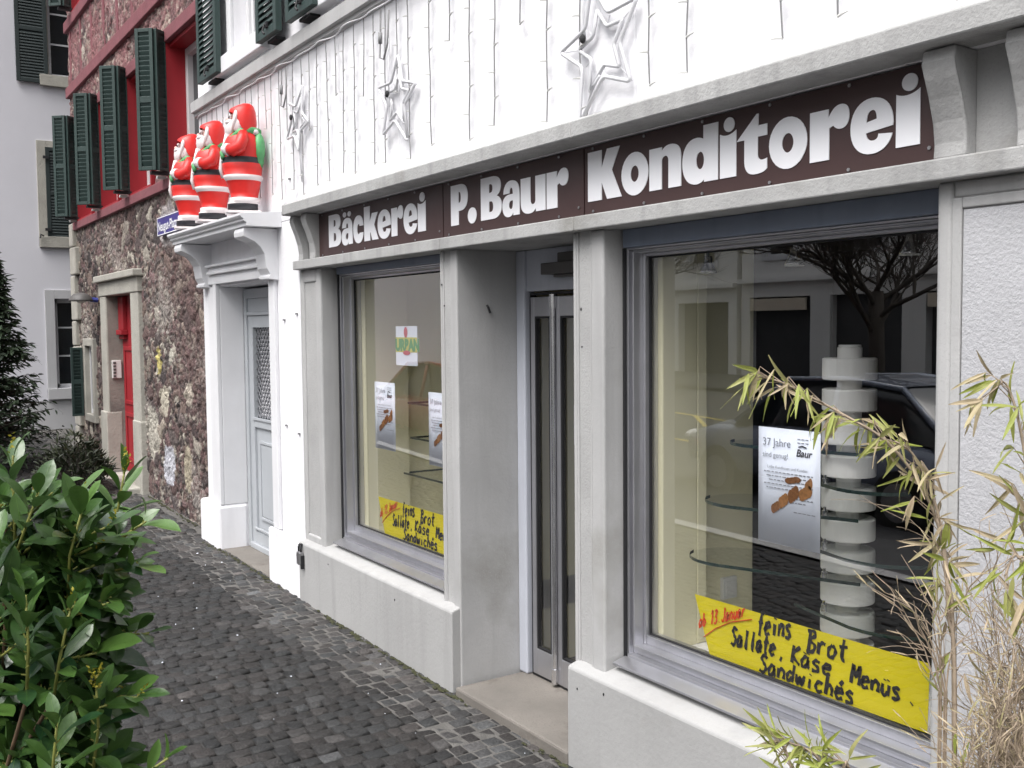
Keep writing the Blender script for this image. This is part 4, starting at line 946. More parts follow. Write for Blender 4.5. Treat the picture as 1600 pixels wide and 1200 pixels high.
b = MB(); b.prism([(-.4, 9.2), (9.4, 9.2), (4.5, 12.8)], 'x', -15.5, -9.12); obj('roof', b, 'beam_red', ST_H)
# red timbers
for (x0, x1, z0, z1, nm) in ((-15.11, -8.8, 3.315, 3.415, 'sill_beam'), (-15.11, -8.8, 5.13, 5.27, 'floor_beam'), (-15.11, -8.8, 6.01, 6.15, 'upper_beam')):
    b = MB(); b.box(x0, x1, .045, .14, z0, z1); obj(nm, b, 'beam_red', ST_H, .008)
for i, (a, c, e, f) in enumerate(WIN):
    b = MB(); b.box(a-.07, c+(.05 if i < 3 else .0), .05, .14, 4.70, 4.82); obj('lintel_beam', b, 'beam_red', ST_H, .006)
for x0 in (-14.95, -14.25, -13.55, -12.85, -12.15, -11.45, -10.75, -10.05, -9.35):
    b = MB(); b.box(x0, x0+.09, .084, .14, 5.27, 6.01); obj('timber_post', b, 'beam_red', ST_H, .005)
for (a, c, e, f) in WIN + UP:
    b = MB(); b.box(a+.002, a+.04, .055, .46, e+.03, f-.002); b.box(c-.04, c-.002, .055, .46, e+.03, f-.002); b.box(a+.04, c-.04, .10, .46, f-.04, f-.002); b.box(a+.002, c-.002, .056, .46, e+.002, e+.03); w_ = obj('window', b, 'red_paint', ST_H, .004)
    g = MB(); g.frame(a+.04, c-.04, e+.03, f-.04, .07, .245, .33); g.box((a+c)/2-.04, (a+c)/2+.04, .24, .33, e+.09, f-.10); obj('sash', g, 'window_white', w_, .004)
    g = MB(); g.box(a+.06, c-.06, .30, .305, e+.09, f-.10); obj('pane', g, 'window_glass_dark', w_)
def fold_shutter(x, z0, ht):
    """two louvred leaves folded in a zigzag beside the window"""
    s1 = shutter_mb(.15, ht, .035, fr=.03); a = math.atan2(-.12, .085)
    s1.xform(Matrix.Translation((x+.0, .06, z0)) @ Matrix.Rotation(a, 4, 'Z')); l1 = obj('shutter', s1, 'shutter_green', ST_H, .003)
    s2 = shutter_mb(.18, ht, .035, fr=.035); a2 = math.atan2(-.13, -.12)
    s2.xform(Matrix.Translation((x+.085, -.055, z0)) @ Matrix.Rotation(a2, 4, 'Z')); obj('outer_leaf', s2, 'shutter_green', l1, .003)
    h = MB(); h.box(x-.03, x+.05, -.10, .08, z0-.03, z0-.001); h.box(x+.01, x+.05, -.12, -.08, z0+.25, z0+.29); h.box(x+.01, x+.05, -.12, -.08, z0+ht-.25, z0+ht-.21); parts('hinge', h, 'dark_gap', l1)
    k = MB(); k.box(x-.12, x-.06, -.02, .06, 3.415, 3.44); obj('stop', k, 'plastic_white', l1)
for j in JX: fold_shutter(j, 3.47, 1.33)
fold_shutter(-14.62, 6.22, 1.2)
# door: sandstone surround, red door, doorbell board
b = MB(); b.box(-13.28, -12.975, .04, .46, .12, 2.36); b.box(-11.685, -11.34, .04, .46, .08, 2.36); b.box(-13.30, -11.32, .03, .2, 2.361, 2.53); b.box(-13.34, -11.28, -.02, .2, 2.531, 2.61)
b.box(-13.31, -12.96, .015, .2, .10, .95); b.box(-11.66, -11.31, .022, .2, .06, .95)
DS = obj('door_surround', b, 'sandstone', ST_H, .012)
b = MB(); b.box(-12.974, -12.965, .06, .45, .2, 2.355); obj('door_jamb', b, 'sandstone_dark', DS)
b = MB(); b.box(-13.2, -11.4, -.12, .5, -.05, .22); obj('threshold', b, 'sandstone', DS, .015)
b = MB(); b.box(-12.965, -11.685, .23, .30, .221, 2.358); b.box(-12.95, -12.70, .18, .229, 1.95, 2.35); b.box(-12.95, -12.67, .15, .229, 1.89, 1.95); b.box(-12.95, -12.72, .185, .229, 1.84, 1.889)
for z0, z1 in ((.35, .95), (1.05, 1.75)):
    for x0 in (-12.88, -12.28): b.frame(x0, x0+.5, z0, z1, .05, .215, .229)
RD = obj('house_door', b, 'red_paint', ST_H, .006, label='dark red wooden door in a sandstone surround')
b = MB(); b.tube([(-11.8, .23, 1.1), (-11.8, .18, 1.1), (-11.92, .18, 1.1)], .012, 8); obj('handle', b, 'steel', RD)
t = thing('doorbell_panel', (-12.96, .15, 1.47), 'white doorbell panel on the stone door jamb', 'doorbell')
b = MB(); b.box(-12.964, -12.94, .09, .20, 1.36, 1.58); obj('bell_plate', b, 'plastic_white', t, .004)
b = MB()
for i in range(5): b.box(-12.9398, -12.933, .105, .135, 1.375+i*.04, 1.40+i*.04)
parts('bell_button', b, 'lamp_metal', t)
# small window and its shutter
b = MB(); b.frame(-14.49, -13.83, .74, 1.84, .10, .045, .2); sw = obj('small_window', b, 'sandstone', ST_H, .008)
b = MB(); b.frame(-14.39, -13.94, .84, 1.74, .05, .11, .16); obj('sash', b, 'window_white', sw)
b = MB(); b.box(-14.35, -13.98, .14, .145, .88, 1.70); obj('pane', b, 'window_glass_dark', sw)
s1 = shutter_mb(.15, .92, .035, fr=.03); s1.xform(Matrix.Translation((-14.50, .04, .80)) @ Matrix.Rotation(math.atan2(-1, -.05), 4, 'Z')); obj('shutter', s1, 'shutter_green', sw, .003)
# corner stones
z = .3; k = 0
while z < 3.2:
    h = rng.uniform(.30, .42); wd = .34 if k % 2 else .2
    b = MB(); b.box(-15.13, -15.1+wd, .03, .4, z, z+h-.012); obj('corner_stone', b, 'sandstone', ST_H, .018); z += h; k += 1
# dome lamp
t = thing('wall_lamp', (-13.6, .05, 2.32), 'dark dome wall lamp on a blue bracket beside the stone doorway', 'lamp')
b = MB(); b.smooth = True; b.lathe([(.145, 2.315), (.14, 2.335), (.12, 2.375), (.085, 2.405), (.04, 2.42), (.01, 2.424)], (-13.6, -.12, 0), 22); obj('lamp_shade', b, 'lamp_metal', t)
b = MB(); b.tube([(-13.6, .08, 2.33), (-13.6, .0, 2.335), (-13.6, -.02, 2.36)], .03, 8); obj('bracket', b, 'lamp_blue', t)
b = MB(); b.smooth = True; b.ball((-13.6, -.12, 2.325), .05, .05, .035); obj('bulb', b, 'plastic_white', t)
# blue street sign
t = thing('street_sign', (-10.25, .06, 2.89), 'blue enamel street name sign with white letters behind the canopy', 'sign')
b = MB(); b.box(-10.39, -9.36, .03, .055, 2.875, 3.06); obj('sign_plate', b, 'sign_blue', t, .004)
k = text_mesh('Neugut-Platz', .13, -10.36, 2.92, .0275, .002); obj('lettering', k, 'letter_white', t)
b = MB(); b.frame(-10.385, -9.365, 2.88, 3.055, .008, .0272, .0298); obj('white_rim', b, 'letter_white', t)
# ================================================================ white house closing the street
WH = thing('white_house', (-17, 0, .3), 'plain white house with grey base and dark shutters at the end of the street', 'building')
W2 = [(.115, .95, 1.05, 2.44), (.07, .95, 3.40, 4.72), (.15, .95, 5.86, 7.3), (-3.3, -2.3, 1.05, 2.44), (-3.3, -2.3, 3.4, 4.72)]
b = MB(); x0, x1 = -17.4, -17.0
def yz_pieces(b, y0, y1, z0, z1, holes):
    y = y0
    for (a, c, e, f) in sorted(holes):
        if a > y: b.box(x0, x1, y, a, z0, z1)
        b.box(x0, x1, a, c, z0, e); b.box(x0, x1, a, c, f, z1); y = c
    b.box(x0, x1, y, y1, z0, z1)
yz_pieces(b, -7.5, 9, .86, 3.0, [W2[0], W2[3]]); yz_pieces(b, -7.5, 9, 3.0, 5.3, [W2[1], W2[4]]); yz_pieces(b, -7.5, 9, 5.3, 10, [W2[2]])
b.box(-24, -17.4, -7.5, -7.1, .2, 10); b.box(-24, -17.4, 8.6, 9, .2, 10)
obj('wall', b, 'house_white', WH)
b = MB(); b.box(-17.4, -16.99, -7.5, 9, .2, .86); obj('base_course', b, 'house_grey', WH)
b = MB(); b.prism([(-7.9, 10), (9.4, 10), (.75, 14)], 'x', -24.3, -16.6); obj('roof', b, 'beam_red', WH)
for (a, c, e, f) in W2:
    b = MB(); b.box(-17.02, -16.97, a-.14, a, e-.16, f+.14); b.box(-17.02, -16.97, c, c+.14, e-.16, f+.14); b.box(-17.02, -16.97, a, c, f, f+.14); b.box(-17.05, -16.93, a-.14, c+.14, e-.17, e-.001)
    wn = obj('window', b, 'house_grey' if e < 2 else 'sandstone', WH, .006)
    g = MB(); g.box(-17.2, -17.14, a, a+.06, e, f); g.box(-17.2, -17.14, c-.06, c, e, f); g.box(-17.2, -17.14, a, c, e, e+.06); g.box(-17.2, -17.14, a, c, f-.06, f)
    for q in (.36, .68): g.box(-17.19, -17.15, a+.06, c-.06, e+(f-e)*q-.012, e+(f-e)*q+.012)
    obj('sash', g, 'window_white', wn)
    g = MB(); g.box(-17.175, -17.17, a+.05, c-.05, e+.05, f-.05); obj('pane', g, 'window_glass_dark', wn)
def yshutter(y, z0, ht, wd, name='shutter'):
    s1 = shutter_mb(wd, ht, .04); s1.xform(Matrix.Translation((-16.94, y, z0)) @ Matrix.Rotation(R(90), 4, 'Z')); obj(name, s1, 'shutter_dark', WH, .003, label='nearly black louvred shutter on the white house')
yshutter(-.31, 5.72, 1.6, .44); yshutter(.05, 3.36, 1.4, .44)
b = MB()
for (y, z) in ((.06, 3.50), (.06, 4.6)): b.box(-16.93, -16.9, y-.05, y+.03, z-.02, z+.02)
b.tube([(-16.9, -.02, 3.40), (-16.88, -.06, 3.42), (-16.88, -.07, 3.36)], .012, 6); obj('shutter_catch', b, 'dark_gap', WH)
# ================================================================ plants
def leaf(b, tone, p, d, nrm, ln, wd, curl=.15, fold=.25, tv=.5, nseg=6, tipw=.55, rib=0.):
    """leaf blade from p along d, upper side nrm: folded at the midrib, curved, rounded"""
    d = d.normalized(); s = d.cross(nrm); s = s.normalized() if s.length > 1e-5 else d.orthogonal().normalized(); n = s.cross(d)
    vs = []
    for i in range(nseg+1):
        t = i/nseg; wv = wd*.5*(math.sin(math.pi*min(1, (t**.85))*.5/tipw) if t < tipw else math.cos(math.pi*.5*(t-tipw)/(1-tipw))**.7) if 0 < t < 1 else 0
        wv = max(wv, .0006)
        c = p + d*(ln*t*(1-.18*curl*t)) - n*(curl*ln*t*t)
        f = n*(fold*wv); rp = n*(.04*ln*math.sin(t*9+tv*20)*.25)
        vs += [c - s*wv + f + rp, c, c + s*wv + f - rp]
    fs = []
    for i in range(nseg):
        fs += [(3*i, 3*i+1, 3*i+4, 3*i+3), (3*i+1, 3*i+2, 3*i+5, 3*i+4)]
    b.add(vs, fs); tone += [tv]*len(fs)
    if rib:
        k = len(vs)//3 - 1
        b.add([v for i in range(k) for v in (Vector(vs[3*i+1])-s*rib*(1-.7*i/k)+n*.0011, Vector(vs[3*i+1])+s*rib*(1-.7*i/k)+n*.0011)], [(2*i, 2*i+1, 2*i+3, 2*i+2) for i in range(k-1)]); tone += [tv+.45]*(k-1)
rr = random.Random(21); TIPS = []
def rvec(s=1.): return Vector((rr.gauss(0, s), rr.gauss(0, s), rr.gauss(0, s)))
# ---- cherry laurel in the foreground
LB = thing('laurel_bush', tuple(at(-60, 1150, 2.75).xy) + (0.03,), 'glossy dark green laurel bush in the left foreground beside the pavement', 'bush')
lv = MB(); lv.smooth = True; tone = []; stm = MB(); stm.smooth = True; bud = MB(); bt = []
base = at(-90, 1150, 3.0); base.z = .03
def shoot(tip, nleaf=9, ln=.12, reach=.26, young=0., dirn=None, budn=0):
    tip = Vector(tip); TIPS.append(tip.copy()); root = base + Vector((rr.uniform(-.15, .15), rr.uniform(-.10, .15), 0))
    out = (tip - Vector((base.x, base.y, tip.z-.35))).normalized()
    if dirn is not None: out = Vector(dirn).normalized()
    p1 = tip - out*reach
    path = [root, root.lerp(p1, .3)+(p1-root).cross(Vector((0, 0, 1)))*.06+rvec(.03), root.lerp(p1, .68)+Vector((0, 0, -.04))+rvec(.025), p1, p1.lerp(tip, .5)+rvec(.006), tip]
    stm.cur = 0; stm.tube(path[:4], [.010, .0075, .006, .0045], 7, False); stm.cur = 1; stm.tube(path[3:], [.0044, .0036, .0026], 6)
    a0 = rr.uniform(0, 6.3); side = out.orthogonal().normalized(); side2 = out.cross(side)
    for i in range(nleaf):
        f = (i+.4)/nleaf; p = p1.lerp(tip, f); a = a0+i*2.4
        rad = side*math.cos(a)+side2*math.sin(a); upw = .42*f**2
        dd = (rad*(1.05-.55*f)+out*(.45+.8*f)+Vector((0, 0, upw-.1))+rvec(.12)).normalized()
        nn = (Vector((0, 0, 1))*.9+out*.5-rad*.25+rvec(.22)); L = 1.0*ln*rr.uniform(.7, 1.2)*(1-.25*(f > .9))
        tv = min(1, max(0, rr.gauss(.35, .2)+young*f+.18*f))
        stm.cur = 1; stm.tube([p, p+dd*.012], [.0022, .0018], 5, False)
        leaf(lv, tone, p+dd*.011, dd, nn, L, L*rr.uniform(.33, .43), rr.uniform(.0, .32), rr.uniform(.1, .45), tv, 8, .62, .0011)
    for k in range(budn):                                    # flower buds / young spikes at the tip
        dd = (out+Vector((0, 0, .5))+rvec(.45)).normalized(); q = tip+rvec(.006)
        for j in range(9):
            c = q+dd*(.006*j)
            leaf(bud, bt, c, (dd+rvec(.9)).normalized(), rvec(1), .010, .006, .1, .1, rr.random(), 2, .5)
# leaf mass: shoot tips spread over the visible outline, nearer and farther
outline = [(0, 690), (60, 720), (110, 740), (170, 745), (205, 790), (225, 830), (205, 870), (225, 930), (235, 985), (225, 1040), (205, 1090), (215, 1150), (225, 1195)]
def right_edge(y): return -8+float(np.interp(y, [640, 700, 740, 780, 830, 880, 940, 1000, 1060, 1120, 1200, 1300], [20, 70, 130, 165, 180, 175, 195, 205, 200, 190, 205, 220]))
for k in range(190):
    y = rr.uniform(770, 1330); x = right_edge(y) - abs(rr.gauss(0, 1))*105 - rr.uniform(0, 20)
    if x < -260: continue
    shoot(at(x, y, rr.uniform(2.35, 3.0)), rr.randint(10, 14), rr.uniform(.10, .135), .30, rr.uniform(-.1, .25), budn=rr.choice((0, 0, 0, 1)))
for k in range(850):                                       # inner leaves that close the mass
    q = rr.choice(TIPS); p = q.lerp(Vector((base.x, base.y, q.z-.25)), rr.uniform(.05, .75))+rvec(.045)
    o_ = Vector((p.x-base.x, p.y-base.y, .25+rr.gauss(0, .2)))
    L = rr.uniform(.075, .13); leaf(lv, tone, p, (o_.normalized()+rvec(.45)).normalized(), Vector((0, -.1, 1))+rvec(.4), L, L*rr.uniform(.33, .44), rr.uniform(0, .35), rr.uniform(.1, .45), min(1, max(0, rr.gauss(.25, .2))), 6, .62, .0011)
# the sprigs that stand out of the mass
for (x, y, d, n, ln, yg, dv, bd) in (
    (195, 735, 2.6, 14, .098, .35, (.35, .1, 1), 4), (20, 712, 2.45, 13, .105, .15, (.1, 0, 1), 1), (60, 770, 2.35, 13, .11, .1, (.5, .2, .8), 0),
    (228, 815, 2.5, 12, .095, .35, (.95, .5, .55), 0), (215, 880, 2.45, 13, .10, .45, (.9, .4, .35), 0), (130, 790, 2.4, 13, .105, .3, (.3, .1, .9), 1),
    (232, 990, 2.55, 14, .08, -.1, (1, .55, .1), 0), (150, 1070, 2.3, 11, .10, .2, (.3, 0, .9), 5), (215, 1090, 2.4, 12, .095, .2, (.9, .4, .2), 1),
    (262, 1185, 2.3, 11, .085, .3, (.7, .4, .6), 0), (40, 930, 2.25, 14, .10, .1, (.2, 0, 1), 0), (90, 1120, 2.2, 13, .10, -.1, (.3, 0, .8), 0), (-10, 850, 2.3, 14, .11, 0, (0, 0, 1), 1), (110, 950, 2.25, 13, .09, .3, (.4, .1, .9), 1)):
    shoot(at(x, y, d), n, ln, .26, yg, dv, bd)
o = obj('foliage', lv, 'laurel_leaf', LB); fattr(o, 'tone', tone)
obj('stems', stm, ['stem_brown', 'stem_green'], LB)
o = obj('flower_buds', bud, 'laurel_bud', LB); fattr(o, 'tone', bt); tag(o, kind='stuff')
b = MB(); n = 20; c0 = LB.location
b.add([(c0.x+.75*math.cos(2*math.pi*i/n)*(1+.1*math.sin(i*3)), c0.y+.42*math.sin(2*math.pi*i/n), .045) for i in range(n)]+[(c0.x, c0.y, .10)], [(i, (i+1) % n, n) for i in range(n)])
tag(obj('soil_bed', b, 'soil'), kind='structure')
# ---- conifer by the white house
def conifer(x, y, z0, h, r, lab, n=5200, seed=3):
    t = thing('conifer_tree', (x, y, z0), lab, 'tree'); q = random.Random(seed)
    b = MB(); b.smooth = True; b.tube([(x, y, z0), (x+.02, y, z0+h*.5), (x, y, z0+h*.97)], [.07, .045, .01], 8)
    f = MB(); tn = []
    for k in range(int(n/22)):
        u = q.random()**.8; z = z0+.12+h*.9*u; rad = r*(1-u*.88)*q.uniform(.75, 1.15); a = q.uniform(0, 6.283)
        o_ = Vector((math.cos(a), math.sin(a), 0)); p0 = Vector((x, y, z)); p1 = p0+o_*rad+Vector((0, 0, rad*q.uniform(-.15, .35)))
        b.tube([p0, p0.lerp(p1, .6), p1], [.014, .008, .003], 4, False)
        sd = o_.cross(Vector((0, 0, 1)))
        for j in range(22):
            w_ = q.uniform(.25, 1.05); c = p0.lerp(p1, w_)+Vector((q.gauss(0, .02), q.gauss(0, .02), q.gauss(0, .015)))
            dd = (o_*q.uniform(.3, 1)+sd*q.choice((-1, 1))*q.uniform(.2, 1)+Vector((0, 0, q.uniform(-.45, .35)))).normalized()
            leaf(f, tn, c, dd, Vector((q.gauss(0, .5), q.gauss(0, .5), 1)), q.uniform(.07, .15), q.uniform(.02, .04), .25, .1, min(1, max(0, q.gauss(.2+.5*w_*q.random(), .15))), 3, .45)
    obj('trunk', b, 'bark', t); o = obj('crown', f, 'conifer_leaf', t); fattr(o, 'tone', tn); return t
cp = at(-18, 690, 12.2); conifer(cp.x, cp.y, gz(cp.x), 2.8, .78, 'dark bushy conifer at the left edge in front of white house', 12500)
# ---- low dark shrub at the corner of the stone house
SB = at(118, 740, 11.2); t = thing('low_shrub', (SB.x, SB.y, gz(SB.x)), 'low dark evergreen shrub at the foot of the stone house corner', 'shrub')
f = MB(); tn = []; st = MB()
for k in range(150):
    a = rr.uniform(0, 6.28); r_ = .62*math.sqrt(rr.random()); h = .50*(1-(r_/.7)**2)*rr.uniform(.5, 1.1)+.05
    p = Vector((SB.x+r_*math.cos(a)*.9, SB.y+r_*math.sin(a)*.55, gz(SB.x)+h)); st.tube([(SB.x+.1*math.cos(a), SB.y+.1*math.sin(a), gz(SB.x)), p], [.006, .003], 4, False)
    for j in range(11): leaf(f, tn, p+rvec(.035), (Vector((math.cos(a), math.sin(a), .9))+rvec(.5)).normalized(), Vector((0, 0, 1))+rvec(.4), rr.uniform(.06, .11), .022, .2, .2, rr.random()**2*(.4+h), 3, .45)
o = obj('foliage', f, 'shrub_leaf', t); fattr(o, 'tone', tn); obj('stems', st, 'bark', t)
# ---- bamboo and dry grass by the wide pillar
def bam_leaf(f, tn, p, d, ln, tv, wd=None): leaf(f, tn, p, d, Vector((rr.gauss(0, .6), -1, .5+rr.gauss(0, .4))), ln, wd or ln*rr.uniform(.085, .14), rr.uniform(-.05, .5), rr.uniform(.1, .6), tv, 5, .35)
def bamboo(name, lab, cat, paths, lr=(.05, .085), dens=1., green=.35, droop=.9, upw=0.):
    t = thing(name, (paths[0][0][0], paths[0][0][1], .03), lab, cat); f = MB(); tn = []; st = MB(); st.smooth = True
    for path in paths:
        pts = [Vector(p) for p in path]; P = []
        for i in range(len(pts)-1):                       # smooth the culm
            p0, p1, p2, p3 = pts[max(i-1, 0)], pts[i], pts[i+1], pts[min(i+2, len(pts)-1)]
            for k in range(6):
                u = k/6; P.append(.5*((2*p1)+(p2-p0)*u+(2*p0-5*p1+4*p2-p3)*u*u+(3*p1-p0-3*p2+p3)*u**3))
        P.append(pts[-1]); n = len(P)
        st.tube(P, [.0042*(1-.75*i/n)+.0006 for i in range(n)], 6)
        for i in range(2, n):
            f_ = i/n
            if P[i].z < .75: continue
            tang = (P[min(i+1, n-1)]-P[i-1]).normalized()
            for k in range(max(1, int(rr.uniform(1.5, 4.2)*dens))):
                o_ = tang.orthogonal().normalized(); a = rr.uniform(0, 6.28); rad = o_*math.cos(a)+tang.cross(o_)*math.sin(a)
                q = P[i].lerp(P[i-1], rr.random()); tw = q+(rad*.4+tang*.8+Vector((0, 0, upw))).normalized()*rr.uniform(.015, .06)
                st.tube([q, tw], [.0013, .0008], 4, False)
                for j in range(rr.choice((1, 2, 2, 3))):
                    d = (rad*.45+tang*.55+Vector((0, 0, -droop*rr.random()+upw))+rvec(.28)).normalized()
                    tv = min(1, max(0, rr.gauss(.9, .15) if rr.random() < green else rr.gauss(.12, .14)))
                    bam_leaf(f, tn, tw, d, rr.uniform(*lr), tv)
    o = obj('leaves', f, 'bamboo_leaf', t); fattr(o, 'tone', tn); obj('culms', st, 'straw', t); return t
D0 = 2.08
def A(x, y, d=D0): return tuple(at(x, y, d))
root = at(1500, 1180, 2.1); g0 = (root.x, root.y, .03)
bamboo('bamboo_plant', 'half withered bamboo arching across the near display window', 'bamboo', [
    [g0, A(1492, 1100), A(1482, 960), A(1474, 850), A(1440, 760), A(1385, 690), A(1330, 655), A(1270, 622), A(1222, 598), A(1192, 590)],
    [g0, A(1490, 1050), A(1478, 900), A(1465, 800), A(1430, 715), A(1400, 690)]], (.052, .082), .58, .5, 1.9)
root = at(1600, 1190, 2.0); g1 = (root.x, root.y, .03)
bamboo('bamboo_plant', 'bamboo with green tinted leaves standing at the right edge', 'bamboo', [
    [g1, A(1604, 1050, 2), A(1604, 900, 2), A(1606, 760, 2), A(1592, 660, 2), A(1572, 600, 2), A(1555, 608, 2)],
    [g1, A(1606, 1000, 2), A(1590, 870, 2), A(1570, 900, 2)], [g1, A(1622, 980, 2), A(1615, 800, 2), A(1600, 720, 2)]], (.06, .095), .36, .55, .9)
root = at(1265, 1330, 2.15); g2 = (root.x, root.y, .03)
bamboo('bamboo_plant', 'low bamboo tip with yellow green leaves under the near window', 'bamboo', [
    [g2, A(1258, 1290, 2.1), A(1240, 1215, 2.1), A(1226, 1165, 2.1)], [g2, A(1290, 1300, 2.1), A(1285, 1200, 2.1), A(1262, 1172, 2.1), A(1232, 1160, 2.1)], [g2, A(1310, 1260, 2.1), A(1325, 1200, 2.1), A(1300, 1185, 2.1)]], (.05, .08), .35, .95, .5)
# dry grass clump: fine branching straw stems
t = thing('dry_grass', (at(1540, 1200, 2.05).x, at(1540, 1200, 2.05).y, .03), 'dense clump of dry straw coloured grass in the right foreground', 'grass clump')
st = MB(); f = MB(); tn = []
def twig(p, d, ln, r, depth):
    n = 5; P = [p]; q = Vector(p); dd = Vector(d)
    for i in range(n): dd = (dd+rvec(.10)+Vector((0, 0, -.02))).normalized(); q = q+dd*(ln/n); P.append(q.copy())
    st.tube(P, [r*(1-.8*i/n)+.0004 for i in range(n+1)], 4, False)
    if depth:
        for i in range(1, n+1):
            for k in range(rr.choice((1, 1, 2))):
                twig(P[i], (dd+rvec(.42)).normalized(), ln*rr.uniform(.3, .55), r*.6, depth-1)
    if rr.random() < .5: bam_leaf(f, tn, P[-1], (dd+rvec(.3)).normalized(), rr.uniform(.025, .06), min(1, max(0, rr.gauss(.1, .12))), .003)
for k in range(44):
    x = rr.gauss(1578, 42); y0 = 1290
    if x < 1488: x = 1488+rr.random()*60
    p0 = at(x, y0, rr.uniform(1.9, 2.25)); ht = max(.08, rr.gauss(.23, .07)) * (1.2 if x > 1520 else .7)
    rt_ = Vector((p0.x+rr.gauss(0, .02), p0.y, .03)); st.tube([rt_, p0], [.0022, .0018], 4, False)
    twig(p0, (Vector((rr.gauss(.03, .15), rr.gauss(0, .15), 1))).normalized(), ht, .0012, 2)
for k in range(7):                                         # the taller bare sprays against the window
    p0 = at(rr.uniform(1462, 1480), 1080, 2.08); rt_ = Vector((p0.x, p0.y, .03)); st.tube([rt_, p0], [.0022, .0018], 4, False)
    twig(p0, (rt*rr.uniform(-.30, -.02)+up*1.0+rvec(.05)).normalized(), rr.uniform(.14, .24), .0015, 1)
o = obj('blades', f, 'bamboo_leaf', t); fattr(o, 'tone', tn); obj('stalks', st, 'straw', t)
b = MB(); c = at(1500, 1200, 2.1); b.add([(c.x-.6, c.y-.25, .05), (c.x+.9, c.y-.25, .045), (c.x+.9, c.y+.25, .045), (c.x-.6, c.y+.25, .05)], [(0, 1, 2, 3)]); tag(obj('planting_strip', b, 'soil'), kind='structure')
# ================================================================ across the road (seen mirrored in the panes)
def far_house(x0, x1, y, h, m, lab, bays, gf):
    t = thing('row_house', ((x0+x1)/2, y, 0), lab, 'building', 'houses across the road')
    bw = (x1-x0)/bays; hs = []
    W = [(x0+bw*(i+.5)-.55, x0+bw*(i+.5)+.55, e, e+1.6) for i in range(bays) for e in (gf+.75, gf+3.7)]
    b = MB()
    for e0, e1, r_ in ((gf, gf+3.0, 0), (gf+3.0, h, 1)):
        wall_pieces(b, x0, x1, e0, e1, y-.4, y, [q for q in W if (q[2] > gf+3) == bool(r_)])
    b.box(x0, x1, y-9, y-8.6, 0, h); b.box(x0, x0+.3, y-8.6, y-.4, 0, h); b.box(x1-.3, x1, y-8.6, y-.4, 0, h)
    for i in range(bays+1): xx = x0+bw*i; b.box(max(x0, xx-.35), min(x1, xx+.35), y-.4, y+.02, 0, gf-.45)
    b.box(x0, x1, y-.4, y+.01, gf-.45, gf)
    obj('wall', b, m, t)
    b = MB(); b.box(x0, x1, y+.011, y+.2, gf-.02, gf+.12); obj('string_course', b, 'facade_pale', t)
    b = MB(); b.prism([(y+.4, h), (y-9.4, h), (y-4.5, h+4)], 'x', x0, x1); obj('roof', b, 'bark', t)
    for (a, c, e, f) in W:
        b = MB(); b.frame(a-.12, c+.12, e-.12, f+.12, .12, y+.001, y+.05); b.frame(a, c, e, f, .07, y-.2, y-.1); b.box((a+c)/2-.04, (a+c)/2+.04, y-.2, y-.1, e+.07, f-.07); w_ = obj('window', b, 'window_white', t)
        g = MB(); g.box(a+.05, c-.05, y-.17, y-.16, e+.05, f-.05); obj('pane', g, 'window_glass_dark', w_)
    for i in range(bays):
        a = x0+bw*i+.36; c = x0+bw*(i+1)-.36
        b = MB(); b.box(a, c, y-.3, y-.25, .05, gf-.46); s = obj('shop_front', b, 'shop_dark', t)
        if i % 2 == 0: b = MB(); b.box(a+.1, c-.1, y+.03, y+.12, gf-.85, gf-.5); obj('sign_band', b, 'awning_cream', s)
    return t
far_house(-34, -22.2, -20, 9.5, 'facade_pale', 'pale row house across the road farthest up the street', 4, 3.1)
far_house(-22.0, -10.0, -20, 9.0, 'facade_grey', 'grey row house with shop fronts directly across the road', 4, 3.2)
far_house(-9.8, 2.0, -20, 9.5, 'facade_pale', 'pale row house opposite the bakery sign boards', 4, 3.1)
def bare_tree(x, y, h, lab, seed):
    q = random.Random(seed); t = thing('bare_tree', (x, y, 0), lab, 'tree', 'bare street trees'); b = MB(); b.smooth = True; tr = MB(); tr.smooth = True
    top = Vector((x, y, h)); tr.tube([(x, y, -.05), (x+.03, y, h*.5), top], [.17, .14, .13], 10)
    def br(p, d, ln, r, k):
        P = [p]; q_ = p.copy(); dd = d.copy()
        for i in range(4): dd = (dd+Vector((q.gauss(0, .12), q.gauss(0, .12), q.gauss(.05, .1)))).normalized(); q_ = q_+dd*ln/4; P.append(q_.copy())
        b.tube(P, [r*(1-.45*i/4) for i in range(5)], 5, False)
        if k:
            for i in range(2, 5):
                for _ in range(2 if k > 1 else 3): br(P[i], (dd+Vector((q.gauss(0, .55), q.gauss(0, .55), q.gauss(.1, .3)))).normalized(), ln*q.uniform(.5, .78), r*.48, k-1)
    for k in range(9):
        a = k*2.4+q.random(); br(top+Vector((0, 0, -.1*k)), Vector((math.cos(a)*.9, math.sin(a)*.9, .75)).normalized(), q.uniform(1.2, 1.7), .05, 3)
    obj('trunk', tr, 'bark', t); obj('branches', b, 'bark', t)
bare_tree(-11.2, -12.0, 2.5, 'bare street tree mirrored in the near display window', 4)
bare_tree(-19.5, -13.0, 2.7, 'bare street tree farther up the road', 9)
